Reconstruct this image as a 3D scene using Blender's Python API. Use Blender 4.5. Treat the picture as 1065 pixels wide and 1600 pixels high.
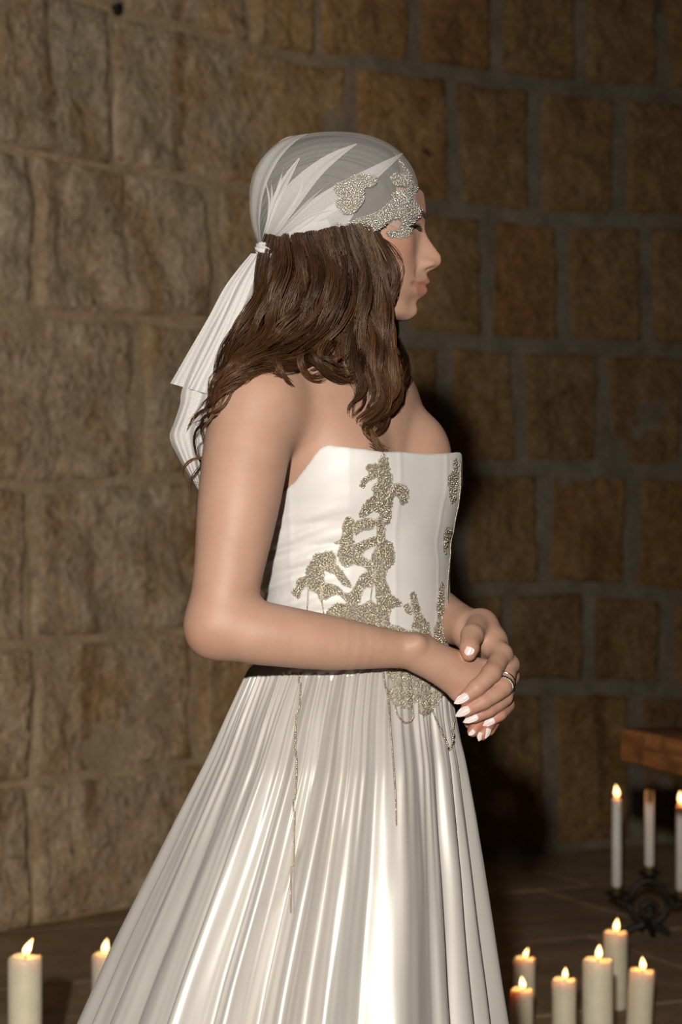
import bpy, bmesh, math, random
import numpy as np
from mathutils import Vector
from mathutils.bvhtree import BVHTree

for o in list(bpy.data.objects):
    bpy.data.objects.remove(o)
scene = bpy.context.scene
COL = scene.collection
F = 3000.0          # focal length in pixels of the 1065x1600 frame
H = 1.12            # camera height
CX, HY = 532.5, 890.0
YB = 2.40           # distance of the bride

# ------------------------------------------------------------------ camera, light, exposure
cam_d = bpy.data.cameras.new('camera')
cam = bpy.data.objects.new('camera', cam_d)
COL.objects.link(cam)
cam.location = (0, 0, H)
cam.rotation_euler = (math.pi / 2, 0, 0)
cam_d.sensor_fit = 'VERTICAL'
cam_d.sensor_height = 36.0
cam_d.lens = F * 36.0 / 1600.0
cam_d.shift_y = (HY - 800.0) / 1600.0
cam_d.clip_start = 0.05
cam_d.dof.use_dof = True
cam_d.dof.focus_distance = 2.33
cam_d.dof.aperture_fstop = 6.3
scene.camera = cam

world = bpy.data.worlds.new('world')
scene.world = world
world.use_nodes = True
world.node_tree.nodes['Background'].inputs[0].default_value = (1.0, 0.86, 0.68, 1)
world.node_tree.nodes['Background'].inputs[1].default_value = 0.012

fl_d = bpy.data.lights.new('camera_flash', 'SPOT')
fl_d.energy = 730
fl_d.color = (1.0, 0.94, 0.86)
fl_d.spot_size = math.radians(58)
fl_d.spot_blend = 1.0
fl_d.shadow_soft_size = 0.035
fl = bpy.data.objects.new('camera_flash', fl_d)
COL.objects.link(fl)
fl.location = (-0.174, -0.87, H + 0.423)
fl.rotation_euler = (Vector((-0.75, 5.6, 1.25)) - Vector(fl.location)).to_track_quat('-Z', 'Y').to_euler()
fl.scale = (1.0, 1.8, 1.0)                             # upright flash head: the beam is taller than wide

scene.view_settings.view_transform = 'Standard'
scene.view_settings.look = 'None'
scene.view_settings.gamma = 1
scene.view_settings.use_curve_mapping = False
scene.view_settings.exposure = 0.0

rng = np.random.default_rng(7)

# ------------------------------------------------------------------ helpers
def W(px, py, Y=YB):
    return np.array([(px - CX) * Y / F, Y, H - (py - HY) * Y / F])

def mesh_obj(name, verts, faces, mat=None, parent=None, smooth=True, kind=None, label=None):
    me = bpy.data.meshes.new(name)
    verts = np.asarray(verts, dtype=np.float32).reshape(-1, 3)
    if isinstance(faces, np.ndarray) and faces.ndim == 2:
        n, k = faces.shape
        me.vertices.add(len(verts)); me.vertices.foreach_set('co', verts.ravel())
        me.loops.add(n * k); me.loops.foreach_set('vertex_index', faces.astype(np.int32).ravel())
        me.polygons.add(n)
        me.polygons.foreach_set('loop_start', np.arange(0, n * k, k, dtype=np.int32))
        me.update(calc_edges=True)
    else:
        me.from_pydata([tuple(map(float, v)) for v in verts], [], [tuple(f) for f in faces])
        me.update()
    if smooth:
        me.polygons.foreach_set('use_smooth', np.ones(len(me.polygons), dtype=bool))
    o = bpy.data.objects.new(name, me)
    COL.objects.link(o)
    if mat: me.materials.append(mat)
    if parent is not None: o.parent = parent
    if kind: o['kind'] = kind
    if label: o['label'] = label
    return o

def bm_obj(name, bm, mat=None, parent=None, smooth=True, kind=None, label=None):
    me = bpy.data.meshes.new(name)
    bmesh.ops.recalc_face_normals(bm, faces=bm.faces)
    bm.to_mesh(me); bm.free()
    if smooth:
        me.polygons.foreach_set('use_smooth', np.ones(len(me.polygons), dtype=bool))
    o = bpy.data.objects.new(name, me)
    COL.objects.link(o)
    if mat: me.materials.append(mat)
    if parent is not None: o.parent = parent
    if kind: o['kind'] = kind
    if label: o['label'] = label
    return o

def empty(name, loc, label=None, cat=None, group=None):
    o = bpy.data.objects.new(name, None)
    COL.objects.link(o)
    o.location = tuple(map(float, loc))
    if label: o['label'] = label
    if cat: o['category'] = cat
    if group: o['group'] = group
    return o

def adopt(parent, o):
    """parent o (built in world space) under an empty that sits elsewhere"""
    o.parent = parent
    o.matrix_parent_inverse = parent_matrix_inv(parent)
    return o

def parent_matrix_inv(p):
    from mathutils import Matrix
    if p.type == 'MESH': return Matrix.Identity(4)            # those meshes are built in world space
    m = Matrix.Translation(p.location)
    q = p.parent
    while q is not None:
        m = Matrix.Translation(q.location) @ m if q.type == 'EMPTY' else m
        q = q.parent
    return m.inverted()

def grid_faces(n, m, close_n=False):
    """quads of an n x m vertex grid (row major, m per row)"""
    i = np.arange(n if close_n else n - 1)[:, None]
    j = np.arange(m - 1)[None, :]
    a = i * m + j
    b = ((i + 1) % n) * m + j
    return np.stack([a, b, b + 1, a + 1], -1).reshape(-1, 4)

def lathe(profile, segs=24, close=True):
    """profile [(r,z)..] -> bmesh around z"""
    bm = bmesh.new()
    rings = []
    for r, z in profile:
        rings.append([bm.verts.new((r * math.cos(2 * math.pi * k / segs), r * math.sin(2 * math.pi * k / segs), z)) for k in range(segs)])
    for a, b in zip(rings[:-1], rings[1:]):
        for k in range(segs):
            bm.faces.new((a[k], a[(k + 1) % segs], b[(k + 1) % segs], b[k]))
    if close:
        bm.faces.new(rings[0][::-1]); bm.faces.new(rings[-1])
    return bm

def tube(path, rad, segs=8, closed=False):
    """tube along a polyline -> verts, quad faces"""
    P = np.asarray(path, float)
    n = len(P)
    if closed:
        T = np.roll(P, -1, 0) - np.roll(P, 1, 0)
    else:
        T = np.gradient(P, axis=0)
    T /= np.linalg.norm(T, axis=1)[:, None] + 1e-12
    ref = np.array([0, 0, 1.0])
    if np.abs(T @ ref).mean() > .9: ref = np.array([0, 1.0, 0])
    A = np.cross(T, ref); A /= np.linalg.norm(A, axis=1)[:, None] + 1e-9
    B = np.cross(T, A)
    r = np.broadcast_to(np.asarray(rad, float), (n,))
    th = np.arange(segs) * 2 * math.pi / segs
    V = P[:, None] + r[:, None, None] * (np.cos(th)[None, :, None] * A[:, None] + np.sin(th)[None, :, None] * B[:, None])
    V = V.reshape(-1, 3)
    f = []
    for i in range(n if closed else n - 1):
        i2 = (i + 1) % n
        for k in range(segs):
            k2 = (k + 1) % segs
            f.append((i * segs + k, i * segs + k2, i2 * segs + k2, i2 * segs + k))
    f = np.array(f)
    return V, f

def merge(parts):
    V, Fs, o = [], [], 0
    for v, f in parts:
        V.append(v); Fs.append(np.asarray(f) + o); o += len(v)
    return np.concatenate(V), np.concatenate(Fs)

def spline(pts, n):
    """Catmull-Rom through pts, n samples"""
    P = np.asarray(pts, float)
    if len(P) == 2:
        t = np.linspace(0, 1, n)[:, None]
        return P[0] * (1 - t) + P[1] * t
    Q = np.concatenate([[2 * P[0] - P[1]], P, [2 * P[-1] - P[-2]]])
    d = np.linalg.norm(np.diff(P, axis=0), axis=1)
    s = np.concatenate([[0], np.cumsum(np.sqrt(d) + 1e-9)])
    u = np.linspace(0, s[-1], n)
    i = np.clip(np.searchsorted(s, u, side='right') - 1, 0, len(P) - 2)
    t = ((u - s[i]) / (s[i + 1] - s[i]))[:, None]
    a, b, c, e = Q[i], Q[i + 1], Q[i + 2], Q[i + 3]
    return 0.5 * ((2 * b) + (-a + c) * t + (2 * a - 5 * b + 4 * c - e) * t * t + (-a + 3 * b - 3 * c + e) * t ** 3)

# ------------------------------------------------------------------ materials
def new_mat(name):
    m = bpy.data.materials.new(name)
    m.use_nodes = True
    nt = m.node_tree
    b = nt.nodes['Principled BSDF']
    return m, nt, b

def N(nt, t, **kw):
    n = nt.nodes.new(t)
    for k, v in kw.items():
        if k.startswith('i_'):
            n.inputs[k[2:].replace('_', ' ')].default_value = v
        else:
            setattr(n, k, v)
    return n

def ramp(nt, stops, src):
    r = nt.nodes.new('ShaderNodeValToRGB')
    e = r.color_ramp.elements
    while len(e) < len(stops): e.new(0.5)
    for el, (p, c) in zip(e, stops):
        el.position = p
        el.color = (*c, 1) if len(c) == 3 else c
    nt.links.new(src, r.inputs[0])
    return r.outputs[0]

def noise(nt, scale, detail=4, rough=0.55, vec=None, dist=0.0):
    n = nt.nodes.new('ShaderNodeTexNoise')
    n.inputs['Scale'].default_value = scale
    n.inputs['Detail'].default_value = detail
    n.inputs['Roughness'].default_value = rough
    n.inputs['Distortion'].default_value = dist
    if vec is None:
        g = nt.nodes.new('ShaderNodeNewGeometry')
        vec = g.outputs['Position']
    nt.links.new(vec, n.inputs['Vector'])
    return n.outputs['Fac']

def mixc(nt, fac, a, b, mode='MIX'):
    m = nt.nodes.new('ShaderNodeMix')
    m.data_type = 'RGBA'
    m.blend_type = mode
    for s, v in ((m.inputs[0], fac), (m.inputs[6], a), (m.inputs[7], b)):
        if isinstance(v, (int, float)): s.default_value = v
        elif isinstance(v, tuple): s.default_value = (*v, 1) if len(v) == 3 else v
        else: nt.links.new(v, s)
    return m.outputs[2]

def mathn(nt, op, a, b=0.0, clamp=False):
    m = nt.nodes.new('ShaderNodeMath')
    m.operation = op
    m.use_clamp = clamp
    for s, v in ((m.inputs[0], a), (m.inputs[1], b)):
        if isinstance(v, (int, float)): s.default_value = v
        else: nt.links.new(v, s)
    return m.outputs[0]

def bump(nt, b, height, strength=0.3, dist=0.01):
    n = nt.nodes.new('ShaderNodeBump')
    n.inputs['Strength'].default_value = strength
    n.inputs['Distance'].default_value = dist
    nt.links.new(height, n.inputs['Height'])
    nt.links.new(n.outputs[0], b.inputs['Normal'])

def stone_mat():
    m, nt, b = new_mat('tuff_stone')
    info = nt.nodes.new('ShaderNodeObjectInfo')
    g = nt.nodes.new('ShaderNodeNewGeometry')
    pos = g.outputs['Position']
    big = noise(nt, 1.7, 5, 0.6, pos, 0.4)
    mid = noise(nt, 7.0, 6, 0.65, pos, 0.3)
    fine = noise(nt, 38.0, 5, 0.7, pos)
    spots = noise(nt, 15.0, 3, 0.6, pos, 0.8)
    base = ramp(nt, [(0.3, (0.42, 0.265, 0.130)), (0.5, (0.57, 0.385, 0.20)), (0.72, (0.70, 0.50, 0.285))], mid)
    tint = ramp(nt, [(0.0, (0.78, 0.76, 0.70)), (0.5, (1, 0.96, 0.88)), (1.0, (1.0, 0.86, 0.68))], info.outputs['Random'])
    c = mixc(nt, 1.0, base, tint, 'MULTIPLY')
    # grey lime patina, strongest on the weathered side of the wall
    sx = nt.nodes.new('ShaderNodeSeparateXYZ'); nt.links.new(pos, sx.inputs[0])
    mr = nt.nodes.new('ShaderNodeMapRange')
    mr.inputs[1].default_value = 0.15; mr.inputs[2].default_value = -0.6
    mr.inputs[3].default_value = -0.16; mr.inputs[4].default_value = 0.10
    nt.links.new(sx.outputs[0], mr.inputs[0])
    mp = nt.nodes.new('ShaderNodeMapping'); mp.inputs['Scale'].default_value = (2.2, 2.2, 1.15)
    nt.links.new(pos, mp.inputs[0])
    pat = noise(nt, 1.6, 7, 0.68, mp.outputs[0], 0.6)
    patm = ramp(nt, [(0.44, (0, 0, 0)), (0.60, (1, 1, 1))], mathn(nt, 'ADD', pat, mr.outputs[0]))
    grey = ramp(nt, [(0.3, (0.50, 0.405, 0.295)), (0.7, (0.80, 0.69, 0.54))], mid)
    c = mixc(nt, mathn(nt, 'MULTIPLY', patm, 0.55), c, grey)
    # iron stains
    mp2 = nt.nodes.new('ShaderNodeMapping'); mp2.inputs['Scale'].default_value = (5, 5, 0.5)
    nt.links.new(pos, mp2.inputs[0])
    st = noise(nt, 1.5, 4, 0.55, mp2.outputs[0], 0.3)
    c = mixc(nt, mathn(nt, 'MULTIPLY', ramp(nt, [(0.58, (0, 0, 0)), (0.68, (1, 1, 1))], st), 0.6), c, (0.27, 0.14, 0.058))
    # pits and crumbs
    c = mixc(nt, mathn(nt, 'MULTIPLY', ramp(nt, [(0.60, (0, 0, 0)), (0.70, (1, 1, 1))], spots), 0.55), c, (0.14, 0.08, 0.035))
    c = mixc(nt, 0.75, c, ramp(nt, [(0.3, (0.55, 0.53, 0.5)), (0.65, (1.2, 1.2, 1.2))], fine), 'MULTIPLY')
    lime = noise(nt, 11.0, 4, 0.6, mp.outputs[0], 0.5)
    c = mixc(nt, mathn(nt, 'MULTIPLY', ramp(nt, [(0.60, (0, 0, 0)), (0.72, (1, 1, 1))], lime), 0.6), c, (0.72, 0.62, 0.49))
    # the squared masonry beyond the old wall is a darker tuff
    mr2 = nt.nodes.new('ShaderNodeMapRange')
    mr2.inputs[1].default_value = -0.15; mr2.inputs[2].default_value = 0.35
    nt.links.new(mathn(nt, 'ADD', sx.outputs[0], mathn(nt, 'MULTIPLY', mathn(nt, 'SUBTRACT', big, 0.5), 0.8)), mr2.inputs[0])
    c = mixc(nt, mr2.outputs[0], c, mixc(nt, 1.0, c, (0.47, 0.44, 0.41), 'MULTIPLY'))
    nt.links.new(c, b.inputs['Base Color'])
    b.inputs['Roughness'].default_value = 0.92
    b.inputs['Specular IOR Level'].default_value = 0.15
    h = mathn(nt, 'ADD', mathn(nt, 'MULTIPLY', fine, 0.35), mathn(nt, 'MULTIPLY', mid, 1.0))
    h = mathn(nt, 'SUBTRACT', h, mathn(nt, 'MULTIPLY', spots, 0.5))
    bump(nt, b, h, 1.0, 0.04)
    return m

def mortar_mat():
    m, nt, b = new_mat('lime_mortar')
    a = noise(nt, 9, 5, 0.6)
    f = noise(nt, 45, 4, 0.7)
    g = nt.nodes.new('ShaderNodeNewGeometry')
    sx = nt.nodes.new('ShaderNodeSeparateXYZ'); nt.links.new(g.outputs['Position'], sx.inputs[0])
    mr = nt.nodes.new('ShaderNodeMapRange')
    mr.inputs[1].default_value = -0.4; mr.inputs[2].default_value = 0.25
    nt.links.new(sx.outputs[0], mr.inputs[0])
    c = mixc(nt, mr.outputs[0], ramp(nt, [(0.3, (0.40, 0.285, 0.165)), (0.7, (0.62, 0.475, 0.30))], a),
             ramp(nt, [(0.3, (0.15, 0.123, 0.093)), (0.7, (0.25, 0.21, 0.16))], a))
    c = mixc(nt, 0.7, c, ramp(nt, [(0.3, (0.6, 0.6, 0.6)), (0.7, (1.1, 1.1, 1.1))], f), 'MULTIPLY')
    nt.links.new(c, b.inputs['Base Color'])
    b.inputs['Roughness'].default_value = 0.95
    b.inputs['Specular IOR Level'].default_value = 0.1
    bump(nt, b, f, 0.7, 0.01)
    return m

def floor_mat():
    m, nt, b = new_mat('worn_floor_stone')
    info = nt.nodes.new('ShaderNodeObjectInfo')
    a = noise(nt, 3.5, 6, 0.62, dist=0.5)
    f = noise(nt, 26, 5, 0.65)
    c = ramp(nt, [(0.3, (0.24, 0.165, 0.10)), (0.55, (0.36, 0.26, 0.16)), (0.75, (0.48, 0.37, 0.25))], a)
    c = mixc(nt, 1.0, c, ramp(nt, [(0, (0.8, 0.8, 0.8)), (1, (1.1, 1.05, 1.0))], info.outputs['Random']), 'MULTIPLY')
    c = mixc(nt, 0.6, c, ramp(nt, [(0.3, (0.6, 0.6, 0.6)), (0.7, (1.15, 1.15, 1.15))], f), 'MULTIPLY')
    nt.links.new(c, b.inputs['Base Color'])
    b.inputs['Roughness'].default_value = 0.7
    bump(nt, b, mathn(nt, 'ADD', a, mathn(nt, 'MULTIPLY', f, 0.3)), 0.5, 0.02)
    return m

def skin_mat():
    m, nt, b = new_mat('skin')
    a = noise(nt, 22, 4, 0.6)
    f = noise(nt, 330, 3, 0.6)
    col = nt.nodes.new('ShaderNodeAttribute'); col.attribute_name = 'tone'
    c = ramp(nt, [(0.3, (0.325, 0.188, 0.130)), (0.7, (0.375, 0.225, 0.160))], a)
    c = mixc(nt, 1.0, c, col.outputs['Color'], 'MULTIPLY')
    nt.links.new(c, b.inputs['Base Color'])
    b.inputs['Roughness'].default_value = 0.56
    b.inputs['Specular IOR Level'].default_value = 0.36
    b.inputs['Subsurface Weight'].default_value = 0.25
    b.inputs['Subsurface Radius'].default_value = (1.0, 0.35, 0.2)
    b.inputs['Subsurface Scale'].default_value = 0.004
    bump(nt, b, f, 0.10, 0.0012)
    return m

def simple(name, col, rough=0.5, metal=0.0, spec=0.5, nscale=None, namp=0.25, bscale=None, bstr=0.2, bdist=0.002):
    m, nt, b = new_mat(name)
    if nscale:
        f = noise(nt, nscale, 4, 0.6)
        lo = tuple(v * (1 - namp) for v in col); hi = tuple(min(1, v * (1 + namp)) for v in col)
        nt.links.new(ramp(nt, [(0.3, lo), (0.7, hi)], f), b.inputs['Base Color'])
    else:
        b.inputs['Base Color'].default_value = (*col, 1)
    b.inputs['Roughness'].default_value = rough
    b.inputs['Metallic'].default_value = metal
    b.inputs['Specular IOR Level'].default_value = spec
    if bscale:
        bump(nt, b, noise(nt, bscale, 4, 0.6), bstr, bdist)
    return m

def satin_mat(name, col, rough, metal, bstr):
    m, nt, b = new_mat(name)
    f = noise(nt, 600, 2, 0.5)
    a = noise(nt, 14, 4, 0.55)
    nt.links.new(ramp(nt, [(0.3, tuple(v * 0.94 for v in col)), (0.7, col)], a), b.inputs['Base Color'])
    b.inputs['Roughness'].default_value = rough
    b.inputs['Metallic'].default_value = metal
    b.inputs['Specular IOR Level'].default_value = 0.6
    b.inputs['Sheen Weight'].default_value = 0.1
    h = mathn(nt, 'ADD', mathn(nt, 'MULTIPLY', f, 0.12), a)
    bump(nt, b, h, bstr, 0.004)
    return m

def hair_mat():
    m, nt, b = new_mat('brown_hair')
    at = nt.nodes.new('ShaderNodeAttribute'); at.attribute_name = 'tone'
    nt.links.new(at.outputs['Color'], b.inputs['Base Color'])
    b.inputs['Roughness'].default_value = 0.40
    b.inputs['Specular IOR Level'].default_value = 0.48
    b.inputs['Specular Tint'].default_value = (1.0, 0.80, 0.62, 1)
    return m

def tulle_mat(name, opac, col=(0.72, 0.70, 0.68)):
    m, nt, b = new_mat(name)
    out = nt.nodes['Material Output']
    nt.nodes.remove(b)
    d = nt.nodes.new('ShaderNodeBsdfDiffuse'); d.inputs[0].default_value = (*col, 1)
    tl = nt.nodes.new('ShaderNodeBsdfTranslucent'); tl.inputs[0].default_value = (*col, 1)
    mx = nt.nodes.new('ShaderNodeMixShader'); mx.inputs[0].default_value = 0.25
    nt.links.new(d.outputs[0], mx.inputs[1]); nt.links.new(tl.outputs[0], mx.inputs[2])
    tr = nt.nodes.new('ShaderNodeBsdfTransparent')
    fin = nt.nodes.new('ShaderNodeMixShader')
    f = noise(nt, 1100, 2, 0.6)
    lo, hi = opac * 0.82, min(1, opac * 1.18)
    fac = ramp(nt, [(0.35, (lo,) * 3), (0.65, (hi,) * 3)], f)
    nt.links.new(fac, fin.inputs[0])
    nt.links.new(tr.outputs[0], fin.inputs[1]); nt.links.new(mx.outputs[0], fin.inputs[2])
    nt.links.new(fin.outputs[0], out.inputs[0])
    return m

def wax_mat(name, col):
    m, nt, b = new_mat(name)
    f = noise(nt, 30, 3, 0.5)
    nt.links.new(ramp(nt, [(0.3, tuple(v * 0.9 for v in col)), (0.7, col)], f), b.inputs['Base Color'])
    b.inputs['Roughness'].default_value = 0.45
    b.inputs['Subsurface Weight'].default_value = 0.6
    b.inputs['Subsurface Radius'].default_value = (1.0, 0.5, 0.2)
    b.inputs['Subsurface Scale'].default_value = 0.03
    return m

def flame_mat():
    m, nt, b = new_mat('candle_flame')
    out = nt.nodes['Material Output']; nt.nodes.remove(b)
    e = nt.nodes.new('ShaderNodeEmission')
    tc = nt.nodes.new('ShaderNodeTexCoord')
    s = nt.nodes.new('ShaderNodeSeparateXYZ'); nt.links.new(tc.outputs['Generated'], s.inputs[0])
    c = ramp(nt, [(0.0, (1.0, 0.36, 0.08)), (0.35, (1.0, 0.72, 0.32)), (0.8, (1.0, 0.66, 0.26)), (1.0, (1.0, 0.40, 0.10))], s.outputs[2])
    nt.links.new(c, e.inputs[0])
    e.inputs[1].default_value = 2.2
    tr = nt.nodes.new('ShaderNodeBsdfTransparent')
    ad = nt.nodes.new('ShaderNodeAddShader')
    nt.links.new(e.outputs[0], ad.inputs[0]); nt.links.new(tr.outputs[0], ad.inputs[1])
    nt.links.new(ad.outputs[0], out.inputs[0])
    return m

def wood_mat():
    m, nt, b = new_mat('old_table_wood')
    g = nt.nodes.new('ShaderNodeTexCoord')
    mp = nt.nodes.new('ShaderNodeMapping'); mp.inputs['Scale'].default_value = (3, 30, 30)
    nt.links.new(g.outputs['Object'], mp.inputs[0])
    a = noise(nt, 1.5, 6, 0.6, mp.outputs[0], 0.6)
    k = noise(nt, 9, 4, 0.6, g.outputs['Object'])
    c = ramp(nt, [(0.3, (0.20, 0.065, 0.016)), (0.55, (0.50, 0.19, 0.05)), (0.75, (0.66, 0.30, 0.09))], a)
    c = mixc(nt, mathn(nt, 'MULTIPLY', ramp(nt, [(0.5, (0, 0, 0)), (0.66, (1, 1, 1))], k), 0.6), c, (0.05, 0.017, 0.006))
    nt.links.new(c, b.inputs['Base Color'])
    b.inputs['Roughness'].default_value = 0.5
    bump(nt, b, a, 0.4, 0.004)
    return m

M = dict(
    dirt=simple('dirt_in_joints', (0.10, 0.072, 0.045), 0.95, 0, 0.1, 20, 0.4),
    stone=stone_mat(), mortar=mortar_mat(), floor=floor_mat(), skin=skin_mat(),
    bodice=satin_mat('bodice_satin', (0.53, 0.51, 0.487), 0.54, 0.0, 0.10),
    skirt=satin_mat('skirt_satin', (0.46, 0.435, 0.40), 0.38, 0.26, 0.05),
    hair=hair_mat(),
    tulle=tulle_mat('tulle_single_layer', 0.26), tulle_fold=tulle_mat('tulle_folded', 0.5),
    tulle_thick=tulle_mat('tulle_gathered', 0.78),
    crown=simple('crown_hair_matte', (0.016, 0.010, 0.007), 0.8, 0.0, 0.15, 60, 0.5),
    bead=simple('champagne_bead', (0.50, 0.45, 0.36), 0.20, 0.85, 0.6, 900, 0.45),
    bead_pale=simple('silver_bead', (0.60, 0.575, 0.53), 0.22, 0.75, 0.6, 900, 0.4),
    lace=simple('lace_backing', (0.24, 0.21, 0.155), 0.7, 0.0, 0.3, 500, 0.4),
    nail=simple('nail_lacquer', (0.58, 0.50, 0.48), 0.18, 0, 0.6, 60, 0.04),
    silver=simple('ring_silver', (0.72, 0.70, 0.68), 0.18, 1.0, 0.5, 700, 0.2),
    brow=simple('dark_brow_hair', (0.02, 0.012, 0.008), 0.5, 0, 0.4, 300, 0.3),
    wax=wax_mat('pillar_wax', (0.80, 0.73, 0.55)), wax_white=wax_mat('taper_wax', (0.80, 0.74, 0.68)),
    flame=flame_mat(), wick=simple('burnt_wick', (0.02, 0.015, 0.012), 0.9, 0, 0.2, 80, 0.3),
    iron=simple('black_wrought_iron', (0.018, 0.018, 0.016), 0.5, 0.3, 0.5, 40, 0.4, 60, 0.3),
    wood=wood_mat(),
    brass=simple('aged_brass', (0.45, 0.30, 0.09), 0.4, 0.9, 0.5, 50, 0.3),
)

# ------------------------------------------------------------------ the setting: curved chapel wall of big tuff blocks
def wob(P, freq, seed, octs=4):
    """cheap smooth noise: sums of randomly oriented sines, about -1..1"""
    r = np.random.default_rng(seed)
    P = np.asarray(P, float)
    out = np.zeros(P.shape[:-1]); amp = 1.0; tot = 0
    for o in range(octs):
        for _ in range(4):
            k = r.normal(size=P.shape[-1]); k *= freq / (np.linalg.norm(k) + 1e-9) * r.uniform(.7, 1.3)
            out += amp * np.sin(P @ k * 6.283 + r.uniform(0, 6.283)) * 0.5
        tot += amp; amp *= 0.55; freq *= 2.1
    return out / tot

_kx = np.array([-900, -450, 0, 200, 480, 720, 1065, 1400, 1900.0])
_ks = np.array([640, 580, 505, 468, 425, 405, 378, 356, 330.0])
_fx = np.linspace(-900, 1900, 561)
_fs = np.interp(_fx, _kx, _ks)
for _ in range(6):
    _p = np.pad(_fs, 12, mode='reflect', reflect_type='odd')
    _fs = np.convolve(_p, np.ones(25) / 25, 'valid')
def wall_s(px): return np.interp(px, _fx, _fs)
def wall_pt(px, py):
    px = np.asarray(px, float); py = np.asarray(py, float)
    s = wall_s(px)
    return np.stack([(px - CX) / s, F / s, H - (py - HY) / s], -1)
def wall_nrm(px):
    a = wall_pt(px - 4, HY + 0 * px); b = wall_pt(px + 4, HY + 0 * px)
    t = b - a
    n = np.stack([t[..., 1], -t[..., 0], 0 * t[..., 0]], -1)
    return n / np.linalg.norm(n, axis=-1, keepdims=True)

# mortar core of the wall, from floor to above the frame
xs = np.linspace(-700, 1800, 130)
zs = np.linspace(-0.05, 3.4, 60)
s_ = wall_s(xs)
core = np.zeros((len(xs), len(zs), 3))
core[..., 0] = ((xs - CX) / s_)[:, None]; core[..., 1] = (F / s_)[:, None]; core[..., 2] = zs[None]
nn = wall_nrm(xs)[:, None, :]
core = core + nn * (0.012 * wob(core, 1.4, 3))[..., None]
back = core[:, :, :] - nn * 0.35
Vw = np.concatenate([core.reshape(-1, 3), back.reshape(-1, 3)])
gf = grid_faces(len(xs), len(zs))
nV = len(xs) * len(zs)
fw = [gf, gf[:, ::-1] + nV]
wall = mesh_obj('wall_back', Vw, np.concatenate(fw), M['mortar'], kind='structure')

# horizontal joints, as followed in the photograph
JOINT = [
    [(-700, -330), (0, -250), (480, -135), (840, -80), (1065, -55), (1800, 10)],
    [(-700, -190), (0, -40), (180, 16), (300, 46), (480, 97), (580, 98), (720, 117), (840, 133), (1065, 152), (1800, 205)],
    [(-700, 120), (0, 228), (130, 254), (260, 276), (400, 296), (620, 318), (840, 341), (1065, 347), (1800, 365)],
    [(-700, 420), (0, 478), (100, 495), (310, 502), (640, 530), (840, 541), (1065, 547), (1800, 560)],
    [(-700, 745), (0, 757), (60, 765), (200, 752), (700, 728), (840, 731), (1065, 738), (1800, 745)],
    [(-700, 1080), (0, 1010), (300, 985), (700, 926), (900, 917), (1065, 934), (1800, 950)],
    [(-700, 1380), (0, 1228), (300, 1190), (700, 1085), (818, 1070), (1065, 1078), (1800, 1075)],
    [(-700, 1640), (0, 1462), (200, 1420), (480, 1368), (720, 1346), (1065, 1315), (1800, 1265)],
]
VERT = [
    [-600, -330, -60, 190, 385, 490, 646, 776, 905, 1034, 1165, 1300, 1440, 1600],
    [-600, -380, -130, 172, 545, 707, 836, 966, 1100, 1235, 1380, 1540, 1700],
    [-600, -420, -200, 50, 330, 625, 760, 880, 1010, 1150, 1290, 1440, 1600],
    [-600, -400, -170, 214, 560, 692, 810, 940, 1075, 1210, 1350, 1500],
    [-600, -440, -210, 42, 440, 590, 718, 849, 986, 1120, 1260, 1400, 1560],
    [-600, -420, -190, 46, 300, 650, 790, 919, 1040, 1180, 1320, 1470, 1620],
    [-600, -450, -230, 44, 430, 600, 725, 857, 992, 1120, 1260, 1400, 1560],
]
def jy(row, px):
    a = np.array(JOINT[row], float)
    return np.interp(px, a[:, 0], a[:, 1])
nb = 0
for r in range(7):
    for c in range(len(VERT[r]) - 1):
        xl, xr = VERT[r][c], VERT[r][c + 1]
        nb += 1
        n = int(np.clip((xr - xl) / 7, 16, 34)); m = 26
        a = np.linspace(0, 1, n)[:, None]; b = np.linspace(0, 1, m)[None]
        rr = np.random.default_rng(100 + nb)
        sl, sr_ = rr.uniform(-6, 6, 2)
        weather = np.clip((560 - 0.5 * (xl + xr)) / 260, 0, 1)          # the old side of the wall is worn nearly flush
        gap = (7.5 * (1 - weather) + 0.9 * weather)
        px = (xl + gap + sl * (b - .5)) * (1 - a) + (xr - gap + sr_ * (b - .5)) * a
        py = (jy(r, px) + gap) * (1 - b) + (jy(r + 1, px) - gap) * b
        P = wall_pt(px, py)
        s = wall_s(px)
        ew = np.minimum(a, 1 - a) * (xr - xl) / s; eh = np.minimum(b, 1 - b) * (jy(r + 1, px) - jy(r, px)) / s
        px = px + 0; nrm = wall_nrm(px)
        # uneven outline
        P = P + np.stack([(0.010 - .007 * weather) * wob(P, 3.1, 11), 0 * s, (0.010 - .007 * weather) * wob(P, 3.3, 12)], -1) * (1 - np.clip(np.minimum(ew, eh) / .06, 0, 1))[..., None]
        e = np.minimum(ew, eh)
        rnd = np.clip(e / (0.022 - 0.008 * weather), 0, 1); rnd = np.sqrt(1 - (1 - rnd) ** 2)
        d = -0.03 + rnd * (0.050 + 0.006 * rr.normal())
        d = d + (0.006 + 0.012 * weather) * wob(P, 2.4, 21, 5) * rnd + 0.005 * wob(P, 9, 22, 3) * rnd
        P = P + nrm * d[..., None]
        o = mesh_obj('stone_block', P.reshape(-1, 3), grid_faces(n, m), M['stone'], parent=wall)

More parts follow.
